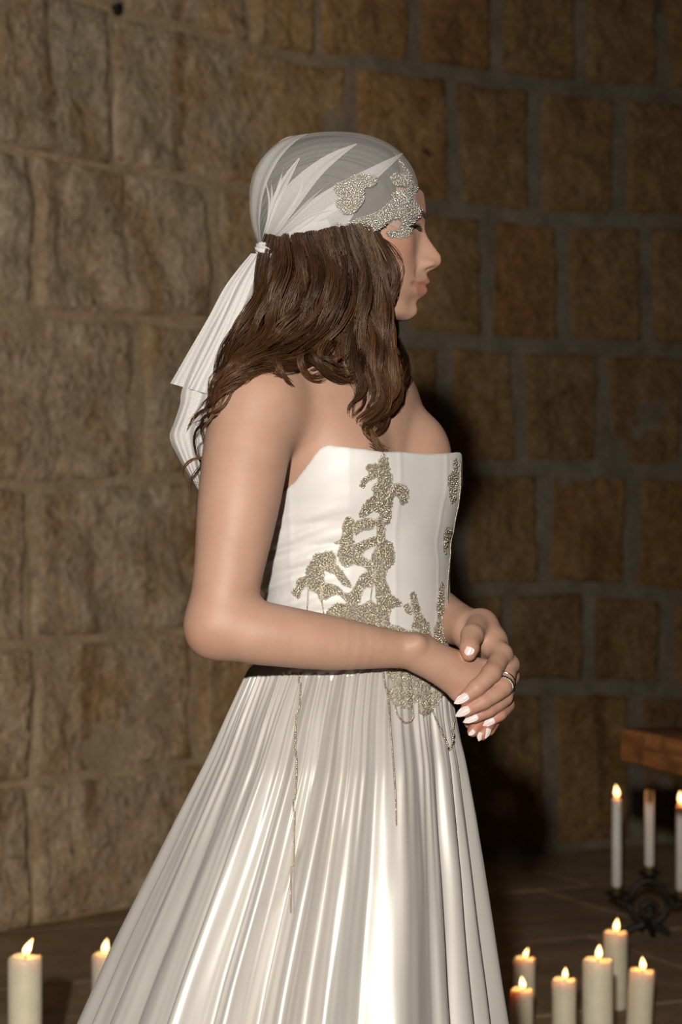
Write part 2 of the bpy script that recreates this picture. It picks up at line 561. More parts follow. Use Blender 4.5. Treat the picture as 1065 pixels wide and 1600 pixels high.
# dark discs in the candelabrum's iron material, added in place of shaded wall holes
for px_, py_, r0 in ((661, 241, .026), (181, 14, .020), (284, 92, .008)):
    p_ = wall_pt(px_, py_); n_ = wall_nrm(np.array(float(px_)))
    bm = lathe([(.001, .003), (r0 * .5, .0045), (r0 * .8, .004), (r0, -.002), (r0 * .9, -.03)], 14, close=False)
    q_ = Vector(n_).to_track_quat('Z', 'Y')
    for v in bm.verts:
        a_ = math.atan2(v.co.y, v.co.x); v.co.x *= 1 + .25 * math.sin(3 * a_ + px_); v.co.y *= 1 + .3 * math.sin(2 * a_ + px_)
    for v in bm.verts: v.co = Vector(p_) + Vector(n_) * .016 + q_ @ v.co
    bm_obj('dark_hole_disc', bm, M['iron'], wall)

# floor of large worn slabs
fl_v = [(-6, -2.5, -0.02), (7, -2.5, -0.02), (7, 12, -0.02), (-6, 12, -0.02)]
floor = mesh_obj('floor', fl_v, [(0, 1, 2, 3)], M['dirt'], smooth=False, kind='structure')
ys = [-2.4, -1.5, -.6, .3, 1.15, 2.0, 2.9, 3.75, 4.55, 5.4, 6.2, 7.05, 7.9, 8.8]
th = math.radians(24)
for j in range(len(ys) - 1):
    x = -4.6 + (0.5 if j % 2 else 0)
    rr = np.random.default_rng(300 + j)
    while x < 5.2:
        w = rr.uniform(0.9, 1.35)
        bm = bmesh.new()
        x0, x1, y0, y1 = x + .003, x + w - .003, ys[j] + .003, ys[j + 1] - .003
        z = rr.uniform(-.003, .0)
        top = [bm.verts.new((xx, yy, z)) for xx, yy in ((x0 + .004, y0 + .004), (x1 - .004, y0 + .004), (x1 - .004, y1 - .004), (x0 + .004, y1 - .004))]
        lo = [bm.verts.new((xx, yy, z - .03)) for xx, yy in ((x0, y0), (x1, y0), (x1, y1), (x0, y1))]
        bm.faces.new(top)
        for k in range(4): bm.faces.new((lo[k], lo[(k + 1) % 4], top[(k + 1) % 4], top[k]))
        c_, s__ = math.cos(th), math.sin(th)
        for v in bm.verts:
            X, Y = v.co.x, v.co.y - 4
            v.co.x, v.co.y = X * c_ - Y * s__, X * s__ + Y * c_ + 4
        # keep only slabs inside the room
        cxm = sum(v.co.x for v in top) / 4; cym = sum(v.co.y for v in top) / 4
        inside = cym > -2.2
        if cym > 1:
            ppx = CX + cxm * F / cym
            inside = -650 < ppx < 1750 and cym < F / wall_s(ppx) + 0.2
        if inside: bm_obj('floor_slab', bm, M['floor'], floor, smooth=False)
        else: bm.free()
        x += w

# ------------------------------------------------------------------ table at the right
s_t = 700.0
tz = H - (1137 - HY) / s_t                              # top of the slab
c0 = np.array([(967 - CX) / s_t, F / s_t, tz])           # near left corner
s_n = (1157 - HY) / (1137 - HY) * s_t
front_dir = np.array([(1065 - CX) / s_n, F / s_n, tz]) - c0; front_dir[2] = 0; front_dir /= np.linalg.norm(front_dir)
s_b = (1104 - HY) / (1137 - HY) * s_t
side_dir = np.array([(1065 - CX) / s_b, F / s_b, tz]) - c0; side_dir[2] = 0; side_dir /= np.linalg.norm(side_dir)
side_dir = np.array([-front_dir[1], front_dir[0], 0])    # square corner
L, D, T = 1.5, 0.72, 0.075
table = empty('old_table', (c0[0] + front_dir[0] * L / 2 + side_dir[0] * D / 2, c0[1] + front_dir[1] * L / 2 + side_dir[1] * D / 2, 0),
              'thick dark wooden table with a worn orange-brown front edge', 'table')
table.rotation_euler = (0, 0, math.atan2(front_dir[1], front_dir[0]))
def local_box(bm, x0, x1, y0, y1, z0, z1, bev=0.006, seg=2):
    vs = [bm.verts.new((x, y, z)) for x in (x0, x1) for y in (y0, y1) for z in (z0, z1)]
    fs = [bm.faces.new([vs[i] for i in q]) for q in ((0, 1, 3, 2), (4, 6, 7, 5), (0, 4, 5, 1), (2, 3, 7, 6), (0, 2, 6, 4), (1, 5, 7, 3))]
    if bev:
        es = list({e for f in fs for e in f.edges})
        bmesh.ops.bevel(bm, geom=es, offset=bev, segments=seg, affect='EDGES', profile=.5)
nplank = 4
for k in range(nplank):
    bm = bmesh.new()
    y0 = -D / 2 + D * k / nplank; y1 = -D / 2 + D * (k + 1) / nplank
    local_box(bm, -L / 2, L / 2, y0 + .0012, y1 - .0012, tz - T, tz - (0.002 if k % 2 else 0), .007)
    bm_obj('tabletop_plank', bm, M['wood'], table)
for sx in (.16, .62):
    for sy in (-1, 1):
        bm = bmesh.new()
        local_box(bm, sx - .045, sx + .045, sy * .24 - .045, sy * .24 + .045, 0, tz - T, .008)
        bm_obj('leg', bm, M['wood'], table)
bm = bmesh.new(); local_box(bm, .16, .62, -.25, -.22, tz - T - .1, tz - T, .004)
bm_obj('apron', bm, M['wood'], table)

# ------------------------------------------------------------------ candles
def flame_parts(root, x, y, z, h, w, lean, big=1.0):
    prof = [(0, 0), (.55, .08), (.92, .22), (1.0, .36), (.86, .55), (.55, .75), (.25, .9), (0.02, 1.0)]
    bm = lathe([(r * w / 2, t * h) for r, t in prof], 16, close=False)
    for v in bm.verts: v.co.x += lean * (v.co.z / h) ** 2 * h
    f = bm_obj('flame', bm, M['flame'], root); f.location = (x, y, z)
    ld = bpy.data.lights.new('candle_glow', 'POINT'); ld.energy = 0.085 * big; ld.color = (1.0, .42, .12); ld.shadow_soft_size = w * .4
    lo = bpy.data.objects.new('candle_glow', ld); COL.objects.link(lo); lo.parent = root; lo.location = (x + lean * h * .3, y, z + h * .45)
    f.visible_shadow = True
    return f

def pillar(px0, px1, ytop, s, label, tilt=0.0, flame_h=.034, flame_lean=.15, flame_px=None, foot=None):
    x = ((px0 + px1) / 2 - CX) / s; y = F / s
    r = (px1 - px0) / 2 / s
    zt = H - (ytop - HY) / s
    zb = 0.0
    root = empty('pillar_candle', (x - math.tan(tilt) * zt, y, zb), label, 'candle')
    root.rotation_euler = (0, tilt, 0)
    h = zt
    prof = [(r * .93, 0), (r, .004), (r, h * .3), (r * .995, h * .6), (r, h - .010), (r * .985, h - .004), (r * .93, h), (r * .80, h - .001), (r * .62, h - .006), (r * .3, h - .009), (.001, h - .0095)]
    bm = lathe(prof, 28)
    for v in bm.verts:
        v.co.z += .0022 * math.sin(3 * math.atan2(v.co.y, v.co.x) + 50 * r) * (v.co.z > h * .9)
    bm_obj('wax_body', bm, M['wax'], root)
    v, f = tube([(0, 0, h - .012), (.0005, 0, h - .004), (.002, 0, h + .004), (.004, 0, h + .010)], .0011, 6)
    mesh_obj('wick', v, f, M['wick'], root)
    flame_parts(root, .002, 0, h + .001, flame_h, flame_h * .48, flame_lean)
    return root

pillar(12, 66, 1494, 770, 'cream pillar candle at the left edge of the floor, tall leaning flame', flame_h=.036, flame_lean=.42)
pillar(143, 182, 1491, 640, 'cream pillar candle half hidden behind the left side of the satin skirt', flame_h=.038, flame_lean=.15)
pillar(802, 836, 1497, 600, 'short pillar candle behind another, right beside the skirt hem, brown on its shaded side', flame_h=.026, flame_lean=.3)
pillar(797, 833, 1546, 668, 'lowest pillar candle nearest the skirt, half of its wax in shadow', flame_h=.030, flame_lean=-.1)
pillar(862, 900, 1530, 690, 'pillar candle standing alone between the skirt and the widest candle', flame_h=.026, flame_lean=.05)
pillar(909, 958, 1499, 745, 'widest and tallest cream pillar candle in the right-hand cluster', flame_h=.031, flame_lean=.05)
pillar(942, 980, 1456, 612, 'slim pillar candle standing behind the widest pillar candle', flame_h=.034, flame_lean=.1)
pillar(982, 1023, 1516, 690, 'slightly leaning pillar candle at the right end of the cluster', tilt=math.radians(3.0), flame_h=.030, flame_lean=-.1)

# wrought iron candelabrum with three tapers, under the table
s_c = 512.0
yc = F / s_c
def C(px, py, dy=0.0): return np.array([(px - CX) * (yc + dy) / F, yc + dy, H - (py - HY) * (yc + dy) / F])
base_z = C(1010, 1440)[2]
cand = empty('wrought_iron_candelabrum', (C(1010, 1440)[0], yc, 0), 'black wrought iron candelabrum with scrolled ring base under the table', 'candelabrum')
dz = -base_z + .008                                        # stand it on the floor
def addc(name, path, rad, segs=8, closed=False, mat='iron'):
    v, f = tube(path, rad, segs, closed)
    v = v + np.array([0, 0, dz])
    return adopt(cand, mesh_obj(name, v, f, M[mat]))
ring = [C(1013 + 30 * math.cos(t), 1390 + 33 * math.sin(t)) for t in np.linspace(0, 2 * math.pi, 33)[:-1]]
addc('ring', ring, .009, 8, True)
sc_l = [C(1012 + (4 + 11 * t) * math.cos(7.5 * t - 1.2), 1403 + (4 + 11 * t) * math.sin(7.5 * t - 1.2)) for t in np.linspace(0, 1, 30)]
addc('scroll', sc_l, np.linspace(.011, .008, 30))
for sx in (-1, 1):
    addc('foot', spline([C(1010, 1424), C(1010 + 14 * sx, 1428), C(1010 + 28 * sx, 1434), C(1010 + 34 * sx, 1442)], 14), np.linspace(.013, .010, 14))
    addc('foot', spline([C(1010, 1424), C(1010 + 6 * sx, 1430, -.06 * sx), C(1010 + 10 * sx, 1440, -.12 * sx)], 12), np.linspace(.012, .009, 12))
addc('arm', spline([C(984, 1396), C(972, 1392), C(964, 1386), C(963, 1380)], 14), .008)
addc('arm', spline([C(1043, 1392), C(1055, 1396), C(1062, 1392), C(1063, 1384)], 14), .008)
addc('arm', spline([C(1013, 1358), C(1014, 1352), C(1014, 1347)], 8), .008)
def dish(px, py, name='drip_pan'):
    p = C(px, py) + np.array([0, 0, dz])
    bm = lathe([(.004, -.012), (.020, -.010), (.034, .002), (.036, .006), (.033, .006), (.018, -.003), (.003, -.004)], 22)
    for v in bm.verts: v.co = Vector(p) + v.co
    return adopt(cand, bm_obj(name, bm, M['iron']))
TAP = [(963, 1378, 1226, 'white taper candle on the left arm of the iron candelabrum', 1),
       (1014, 1346, 1212, 'middle taper candle of the iron candelabrum, mostly in the shadow of the table', 0),
       (1063, 1384, 1236, 'right taper candle of the iron candelabrum at the edge of the photo', 1)]
for px, pb, pt, lab, lit in TAP:
    dish(px, pb)
    p = C(px, pb) + np.array([0, 0, dz])
    bm = lathe([(.012, 0), (.0135, .004), (.0135, .022), (.0155, .025), (.0155, .028), (.0125, .028)], 16)
    for v in bm.verts: v.co = Vector(p) + v.co - Vector((0, 0, .004))
    adopt(cand, bm_obj('candle_cup', bm, M['brass']))
    h = (pb - pt) / s_c - .016
    root = empty('taper_candle', (p[0], p[1], p[2] + .012), lab, 'candle', 'taper candles on the iron candelabrum')
    r0 = .0155
    bm = lathe([(r0 * .75, 0), (r0 * .80, .014), (r0, .018), (r0 * .97, h * .5), (r0 * .92, h - .006), (r0 * .72, h), (r0 * .3, h - .002), (.0008, h - .003)], 20)
    bm_obj('wax_body', bm, M['wax_white'], root)
    v, f = tube([(0, 0, h - .004), (.0006, 0, h + .004), (.002, 0, h + .010)], .001, 6)
    mesh_obj('wick', v, f, M['wick'], root)
    if lit: flame_parts(root, .001, 0, h + .002, .040, .019, -.1)

# ------------------------------------------------------------------ implicit surfaces: a body as one continuous skin
class Field:
    def __init__(self): self.p = []
    def add(self, fn, c, R, k): self.p.append((fn, np.asarray(c, float), float(R), float(k))); return self
    def ball(self, c, r, k=.02):
        c = np.asarray(c, float)
        return self.add(lambda P: np.linalg.norm(P - c, axis=-1) - r, c, r, k)
    def rc(self, a, ra, b, rb, k=.02):
        a = np.asarray(a, float); b = np.asarray(b, float); ab = b - a; L2 = ab @ ab + 1e-12
        def fn(P):
            t = np.clip(((P - a) @ ab) / L2, 0, 1)
            return np.linalg.norm(P - a - t[..., None] * ab, axis=-1) - (ra + (rb - ra) * t)
        return self.add(fn, (a + b) / 2, np.sqrt(L2) / 2 + max(ra, rb), k)
    def chain(self, pts, rad, k=.01, n=None):
        """one limb: a curved tapering tube through pts"""
        n = n or 4 * (len(pts) - 1) + 1
        S = spline(np.concatenate([np.asarray(pts, float), np.asarray(rad, float)[:, None]], 1), n)
        A, ra = S[:-1, :3], S[:-1, 3]; AB = S[1:, :3] - A; rb = S[1:, 3]; L2 = (AB ** 2).sum(1) + 1e-12
        def fn(P):
            d = np.full(P.shape[:-1], 9.0)
            for i in range(n - 1):
                q = P - A[i]
                t = np.clip((q @ AB[i]) / L2[i], 0, 1)
                d = np.minimum(d, np.linalg.norm(q - t[..., None] * AB[i], axis=-1) - (ra[i] + (rb[i] - ra[i]) * t))
            return d
        c = S[:, :3].mean(0)
        return self.add(fn, c, (np.linalg.norm(S[:, :3] - c, axis=1) + S[:, 3]).max(), k)
    def ell(self, c, r, k=.03, R=None):
        c = np.asarray(c, float); r = np.asarray(r, float)
        R = np.eye(3) if R is None else np.asarray(R, float)
        def fn(P):
            q = (P - c) @ R.T
            k0 = np.linalg.norm(q / r, axis=-1); k1 = np.linalg.norm(q / (r * r), axis=-1)
            return k0 * (k0 - 1) / np.maximum(k1, 1e-9)
        return self.add(fn, c, r.max(), k)
    def __call__(self, P):
        """P (blocks, n, 3)"""
        cen = P.mean(1); hb = np.linalg.norm(P - cen[:, None], axis=-1).max() if len(P) else 0
        d = np.full(P.shape[:2], 0.25)
        for fn, c, R, k in self.p:
            sel = np.linalg.norm(cen - c, axis=-1) < R + hb + k + .03
            if not sel.any(): continue
            Ps = P[sel]; a = d[sel]
            b = np.where(((Ps - c) ** 2).sum(-1) > (R + k + .03) ** 2, .25, fn(Ps))
            h = np.clip(.5 + .5 * (a - b) / k, 0, 1)
            d[sel] = a + (b - a) * h - k * h * (1 - h)
        return d

def smin(a, b, k):
    h = np.clip(.5 + .5 * (a - b) / k, 0, 1)
    return a + (b - a) * h - k * h * (1 - h)
def smax(a, b, k): return -smin(-a, -b, k)

def surface_nets(fn, lo, hi, h, margin=1.5):
    """sparse naive surface nets of fn over the box lo..hi at cell size h -> verts, quads"""
    Bn = 8
    lo = np.asarray(lo, float); hi = np.asarray(hi, float)
    nb = np.ceil((hi - lo) / (h * Bn)).astype(int)
    I = np.stack(np.meshgrid(*[np.arange(n) for n in nb], indexing='ij'), -1).reshape(-1, 3)
    cen = lo + (I + .5) * h * Bn
    dc = np.concatenate([fn(c[:, None, :])[:, 0] for c in np.array_split(cen, max(1, len(cen) // 40000))])
    I = I[np.abs(dc) < margin * h * Bn * .87]
    g = np.arange(Bn + 1)
    off = np.stack(np.meshgrid(g, g, g, indexing='ij'), -1).reshape(-1, 3)
    VV, CID, EE = [], [], []
    dims = nb * Bn + 2
    def cid(ix): return (ix[..., 0] * dims[1] + ix[..., 1]) * dims[2] + ix[..., 2]
    quads = []
    cs = np.array([[i, j, k] for i in (0, 1) for j in (0, 1) for k in (0, 1)])
    edges = [(a, b) for a in range(8) for b in range(a + 1, 8) if np.abs(cs[a] - cs[b]).sum() == 1]
    for ch in np.array_split(I, max(1, len(I) // 1500)):
        base = ch * Bn
        P = lo + (base[:, None, :] + off[None]) * h
        D = fn(P).reshape(-1, Bn + 1, Bn + 1, Bn + 1)
        corner = [D[:, c[0]:c[0] + Bn, c[1]:c[1] + Bn, c[2]:c[2] + Bn] for c in cs]
        neg = np.stack([c < 0 for c in corner], 0)
        act = neg.any(0) & ~neg.all(0)
        bi, ci, cj, ck = np.nonzero(act)
        if not len(bi): continue
        vals = np.stack([c[act] for c in corner], 1)
        acc = np.zeros((len(bi), 3)); cnt = np.zeros(len(bi))
        for a, b in edges:
            va, vb = vals[:, a], vals[:, b]
            cr = (va < 0) != (vb < 0)
            t = np.where(cr, va / np.where(cr, va - vb, 1), 0)
            acc += np.where(cr[:, None], cs[a] + t[:, None] * (cs[b] - cs[a]), 0); cnt += cr
        cell = base[bi] + np.stack([ci, cj, ck], 1)
        VV.append(lo + (cell + acc / cnt[:, None]) * h); CID.append(cid(cell + 1))
        for ax in range(3):
            far = np.zeros(3, int); far[ax] = 1
            i1 = int(np.nonzero((cs == far).all(1))[0][0])
            s0, s1 = vals[:, 0] < 0, vals[:, i1] < 0
            m = s0 != s1
            u = np.zeros(3, int); u[(ax + 1) % 3] = 1
            w = np.zeros(3, int); w[(ax + 2) % 3] = 1
            c1 = cell[m] + 1
            q = np.stack([cid(c1), cid(c1 - u), cid(c1 - u - w), cid(c1 - w)], 1)
            fl = ~s0[m]
            q[fl] = q[fl][:, ::-1]
            quads.append(q)
    V = np.concatenate(VV); ids = np.concatenate(CID); Q = np.concatenate(quads)
    o = np.argsort(ids); ids = ids[o]; V = V[o]
    ix = np.searchsorted(ids, Q); ix = np.clip(ix, 0, len(ids) - 1)
    ok = (ids[ix] == Q).all(1)
    return V, ix[ok][:, ::-1]

# ------------------------------------------------------------------ the bride: frames
PHI = math.radians(42)
FW = np.array([math.cos(PHI), -math.sin(PHI), 0]); RT = np.array([-math.sin(PHI), -math.cos(PHI), 0]); UP = np.array([0, 0, 1.0])
RTOR = np.stack([FW, RT, UP])                              # world -> (forward, right, up)
PH2 = math.radians(30)
FW2 = np.array([math.cos(PH2), -math.sin(PH2), 0]); RT2 = np.array([-math.sin(PH2), -math.cos(PH2), 0])
RSH = np.stack([FW2, RT2, UP])
def T(px, py, fwd=0.0, rt=0.0): return W(px, py, YB) + FW * fwd + RT * rt

# --- head: profile-driven
SB = F / YB
_pz = np.array([250, 278, 300, 323, 336, 349, 360, 372, 385, 405, 424, 440, 455, 467, 476, 484, 492, 500, 508, 520.])
_pb = np.array([632, 648, 658, 661.5, 661.5, 657.5, 655, 654, 653.5, 653, 654.5, 655.5, 652, 645.5, 643.5, 644, 642, 634, 622, 596.])
_nz = np.array([330, 340, 349, 357, 364, 372, 383, 392, 398, 403, 408, 412, 416, 420, 423, 427.])
_nn = np.array([0, .8, 2.5, 4, 6.5, 11, 19, 26, 30.5, 32.5, 32.5, 31, 27, 21.5, 14, 8.5])
_lz = np.array([423, 427, 431, 435, 439, 442, 444.5, 446.5, 448.5, 451, 454, 457, 460, 463, 466, 469, 473.])
_ll = np.array([6.5, 6, 6.2, 8.2, 10.8, 11.5, 9.5, 5.0, 5.2, 8.8, 10.3, 10.8, 10.6, 9.2, 5.5, 2, 0.])
HU0 = 548.0
def px_to_head(P):
    u = P[..., 0] * SB + CX                                # in px of the bride plane
    w = HY - (P[..., 2] - H) * SB
    v = (P[..., 1] - YB) * SB                              # + = away from the camera
    return u, v, w
def head_sdf(P):
    u, v, w = px_to_head(P)
    B = np.interp(w, _pz, _pb)
    half = np.interp(w, [250, 300, 345, 380, 410, 440, 465, 485, 500, 520], [78, 86, 86, 84, 82, 75, 64, 52, 44, 36])
    av = np.abs(v)
    # features
    nw = np.interp(w, [340, 370, 390, 405, 418, 427], [7.0, 8.0, 10.0, 12.5, 13.5, 12.0])
    nose = np.interp(w, _nz, _nn) * np.exp(-(av / nw) ** 2.2)
    ala = 12.0 * np.exp(-((av - 14.5) / 6.0) ** 2 - ((w - 413.5) / 7.5) ** 2)
    nost = -7.0 * np.exp(-((av - 7.5) / 3.2) ** 2 - ((w - 421) / 2.6) ** 2)
    lw = np.interp(w, [430, 445, 460, 470], [20, 30, 26, 20])
    lips = np.interp(w, _lz, _ll) * np.exp(-(av / lw) ** 2.6)
    corner = -4.0 * np.exp(-((av - 29) / 6) ** 2 - ((w - 448) / 4) ** 2)
    nasl = -1.6 * np.exp(-((av - (20 + (w - 413) * .35)) / 4.0) ** 2) * np.clip((w - 405) / 8, 0, 1) * np.clip((444 - w) / 8, 0, 1)
    sock = -9.0 * np.exp(-((av - 36) / 15) ** 2 - ((w - 357) / 8.5) ** 2)
    lid = 7.5 * np.exp(-((av - 37) / 11) ** 2 - ((w - 357.5) / 6.0) ** 2)
    browr = 2.5 * np.exp(-((av - 34) / 18) ** 2 - ((w - 341) / 7) ** 2)
    cheek = 4.0 * np.exp(-((av - 50) / 18) ** 2 - ((w - 393) / 20) ** 2)
    chin = 2.5 * np.exp(-(av / 16) ** 2 - ((w - 487) / 11) ** 2)
    u = u + 2.5
    front = np.clip((u - HU0) / 40, 0, 1)
    u2 = u - (nose + ala + nost + lips + corner + nasl + sock + lid + browr + cheek + chin) * front
    a = np.where(u2 > HU0, np.maximum(B - HU0, 20), 110.0)
    q = ((np.abs(u2 - HU0) / a) ** 2.25 + (av / half) ** 2.25) ** (1 / 2.25)
    d = (q - 1) * np.minimum(a, half) * 0.9
    # underside of the jaw
    pl = (w - (503 - (632 - u) * 0.21))
    pl = pl * 0.97
    d = smax(d, pl, 10.0)
    d = smax(d, 296 - w, 10.0)
    d = smax(d, 500 - u, 14.0)
    qs = np.stack([(u - 535) / 122.0, v / 80.0, (w - 330) / 111.0], -1)
    k0 = np.linalg.norm(qs, axis=-1); k1 = np.linalg.norm(qs / np.array([122.0, 80, 111]), axis=-1)
    d = smin(d, k0 * (k0 - 1) / np.maximum(k1, 1e-9), 7.0)
    return d / SB

body = Field()
# torso (the bust is a little smaller than the gown that covers it)
body.ell(T(530, 650), (.082, .138, .10), .04, RSH)
body.ell(T(545, 780), (.080, .114, .19), .05, RTOR)
body.ell(T(562, 970), (.068, .092, .15), .04, RTOR)
body.ell(T(560, 1130), (.080, .098, .14), .04, RTOR)
for sgn in (-1, 1):
    body.ell(T(545, 717, .047, .064 * sgn), (.049, .0555, .064), .014, RTOR)
# neck, trapezius, collar bones, shoulder blades
body.rc(W(528, 470, 2.405), .052, W(520, 610, 2.41), .053, .03)
nk = W(520, 575, 2.41)
SR = W(403, 634, 2.262)                                   # near (right) shoulder joint
SL = W(568, 636, 2.535)
for S_, s_k in ((SR, 1), (SL, -1)):
    body.rc(nk + np.array([0, 0, .0]), .036, S_ + np.array([.012, .02 * s_k, .022]), .030, .05)
    body.rc(W(556, 604, 2.355) + RT2 * .012 * s_k, .0100, S_ + np.array([.030, 0.0, .028]), .011, .018)
    body.ball(S_, .0535, .022)
body.rc(W(462, 660, 2.33), .058, W(500, 740, 2.36), .052, .05)          # latissimus / back of the armpit
# sternomastoid
body.rc(W(535, 505, 2.35), .012, W(556, 598, 2.352), .010, .03)
# upper arms
EL = W(343, 972, 2.215)
body.chain([SR, W(386, 700, 2.245), W(372, 790, 2.23), W(357, 890, 2.22), EL], [.0535, .0510, .0475, .0405, .0365], .015)
EL_L = W(600, 905, 2.575)
body.chain([SL, W(585, 760, 2.57), EL_L], [.050, .045, .036], .040)

rfore = Field()
rfore.chain([EL, W(385, 985, 2.215), W(440, 994, 2.220), W(520, 1005, 2.235), W(600, 1013, 2.255), W(650, 1018, 2.268)],
            [.0365, .0375, .0355, .0315, .0235, .0200], .02)
rfore.ball(W(328, 996, 2.215), .017, .03)                   # point of the elbow
rfore.ball(W(652, 1006, 2.250), .010, .014)                 # wrist bone
# right hand: back of the hand to the camera
wr = W(652, 1019, 2.270)
RM = [W(757, 1047, 2.300), W(750, 1062, 2.290), W(737, 1077, 2.284), W(717, 1083, 2.284)]
for mpt, r0, r1 in zip(RM, (.0165, .0165, .0155, .0135), (.0120, .0120, .0115, .0100)):
    rfore.rc(wr + (mpt - wr) * .12, r0, mpt, r1, .012)
rfore.rc(wr, .018, (RM[1] + RM[2]) / 2, .012, .014)
rhand_f = [
    ([RM[0], W(780, 1088, 2.305), W(774, 1118, 2.302), W(764, 1141, 2.300)], [.0108, .0098, .0085, .0070]),
    ([RM[1], W(772, 1100, 2.296), W(763, 1128, 2.292), W(753, 1148, 2.290)], [.0108, .0098, .0085, .0070]),
    ([RM[2], W(758, 1108, 2.292), W(748, 1128, 2.288), W(738, 1143, 2.286)], [.0104, .0094, .0082, .0068]),
    ([RM[3], W(742, 1104, 2.296), W(740, 1120, 2.296), W(733, 1131, 2.296)], [.0095, .0085, .0075, .0062]),
]
# left arm: forearm, wrist, hand laid over the right one
lfore = Field()
wl = W(736, 984, 2.365)
lfore.chain([EL_L, W(650, 935, 2.49), W(700, 968, 2.415), wl], [.036, .034, .0285, .0235], .02)
LM = [W(783, 1022, 2.305), W(795, 1039, 2.318), W(796, 1057, 2.332), W(790, 1074, 2.346)]
for mpt, r0, r1 in zip(LM, (.0185, .0180, .0170, .0150), (.0125, .0115, .0108, .0098)):
    lfore.rc(wl + (mpt - wl) * .10, r0, mpt, r1, .012)
lfore.rc(wl, .021, W(768, 1000, 2.335), .018, .014)
lfore.ball(W(757, 975, 2.350), .012, .018)
lhand_f = [
    ([LM[0], W(767, 1052, 2.268), W(744, 1075, 2.256), W(724, 1092, 2.258)], [.0120, .0112, .0098, .0078]),
    ([LM[1], W(785, 1074, 2.278), W(755, 1096, 2.262), W(727, 1111, 2.262)], [.0112, .0106, .0092, .0075]),
    ([LM[2], W(787, 1090, 2.292), W(763, 1109, 2.274), W(741, 1121, 2.272)], [.0104, .0098, .0086, .0072]),
    ([LM[3], W(791, 1102, 2.312), W(780, 1116, 2.290), W(765, 1127, 2.286)], [.0094, .0088, .0078, .0066]),
]
lthumb = ([W(752, 972, 2.350), W(737, 993, 2.294), W(733, 1012, 2.272), W(732, 1022, 2.266)], [.0155, .0128, .0112, .0088])
rthumb = ([W(668, 1020, 2.295), W(712, 1030, 2.33), W(742, 1040, 2.345)], [.014, .012, .009])
fingers = []
for pts, rad in rhand_f:
    f = Field().chain(pts, rad, .004)
    f.ball(pts[1], rad[1] * 1.05, .004); f.ball(pts[2], rad[2] * 1.04, .003); fingers.append(('r', f))
for pts, rad in lhand_f + [lthumb]:
    f = Field().chain(pts, rad, .004)
    f.ball(pts[1], rad[1] * 1.05, .004); f.ball(pts[2], rad[2] * 1.04, .003); fingers.append(('l', f))
fingers.append(('r', Field().chain(rthumb[0], rthumb[1], .006)))
web = Field().rc(W(744, 990, 2.330), .009, W(772, 1016, 2.312), .009, .01)
HB = (W(640, 930, 2.15), W(840, 1190, 2.6))

def body_sdf(P):
    cen = P.mean(1)
    d = body(P)
    hs = (np.abs(cen[:, 0] - W(570, 0)[0]) < .16) & (cen[:, 2] > W(0, 545)[2]) & (np.abs(cen[:, 1] - YB) < .14)
    if hs.any(): d[hs] = smin(d[hs], head_sdf(P[hs]), .012)
    rr = rfore(P); ll = smin(lfore(P), web(P), .008)
    hd = (cen[:, 0] > W(655, 0, 2.2)[0]) & (cen[:, 2] < W(0, 925, 2.2)[2]) & (cen[:, 2] > W(0, 1200, 2.4)[2])
    if hd.any():
        Ph = P[hd]; a, b = rr[hd], ll[hd]
        ar = np.full(a.shape, .25); al = ar.copy()
        for side, f in fingers:
            df = f(Ph)
            if side == 'r': ar = smin(ar, df, .0022)
            else: al = smin(al, df, .0022)
        rr[hd] = smin(a, ar, .0075); ll[hd] = smin(b, al, .0075)
    arms = np.minimum(rr, ll)
    return smin(d, arms, .016)

bride = empty('person', (W(560, 0)[0], YB, 0),
              'woman in profile in a strapless ivory satin gown and tulle bridal cap, hands folded', 'person')
blo = W(270, 1180, 2.12); blo[1] = 2.12
bhi = W(820, 200, 2.66); bhi[1] = 2.70
Vb, Qb = surface_nets(body_sdf, np.minimum(blo, bhi), np.maximum(blo, bhi), .0017)

def laplace(V, Q, it, lam=.5):
    n = len(V)
    for _ in range(it):
        S = np.zeros_like(V); c = np.zeros(n)
        for a, b in ((0, 1), (1, 2), (2, 3), (3, 0)):
            np.add.at(S, Q[:, a], V[Q[:, b]]); np.add.at(c, Q[:, a], 1)
            np.add.at(S, Q[:, b], V[Q[:, a]]); np.add.at(c, Q[:, b], 1)
        V = V + lam * (S / np.maximum(c, 1)[:, None] - V)
    return V
Vb = laplace(Vb, Qb, 2)
skin = mesh_obj('body', Vb, Qb, M['skin'])
def set_tone(o, rgb):
    at = o.data.attributes.new('tone', 'FLOAT_COLOR', 'POINT')
    c = np.ones((len(rgb), 4), np.float32); c[:, :3] = rgb
    at.data.foreach_set('color', c.ravel())
u, v, w = px_to_head(Vb)
tone = np.ones((len(Vb), 3))
onface = (u > 600) & (w < 505) & (w > 250)
def blend(mask, rgb):
    global tone
    mask = np.clip(mask, 0, 1)[:, None]
    tone = tone * (1 - mask) + tone * np.array(rgb) * mask
av = np.abs(v)
lipm = onface * (np.interp(w, [434.5, 437, 463, 466], [0, 1, 1, 0])) * (av < np.interp(w, [434, 441, 447, 455, 466], [7, 18, 30, 25, 12]))
lipm = lipm * (u > 638)
blend(lipm * .72, (.78, .48, .48))
blend(onface * .6 * np.exp(-((av - 58) / 22) ** 2 - ((w - 398) / 24) ** 2), (.98, .74, .70))
blend(onface * .35 * np.exp(-(av / 16) ** 2 - ((w - 405) / 12) ** 2) * (u > 665), (1.0, .82, .78))
blend(onface * .7 * np.exp(-((av - 37) / 14) ** 2 - ((w - 355) / 8) ** 2), (.62, .48, .42))
def tint_ball(c, r, rgb, amt):
    blend(amt * np.exp(-(np.linalg.norm(Vb - c, axis=1) / r) ** 2), rgb)
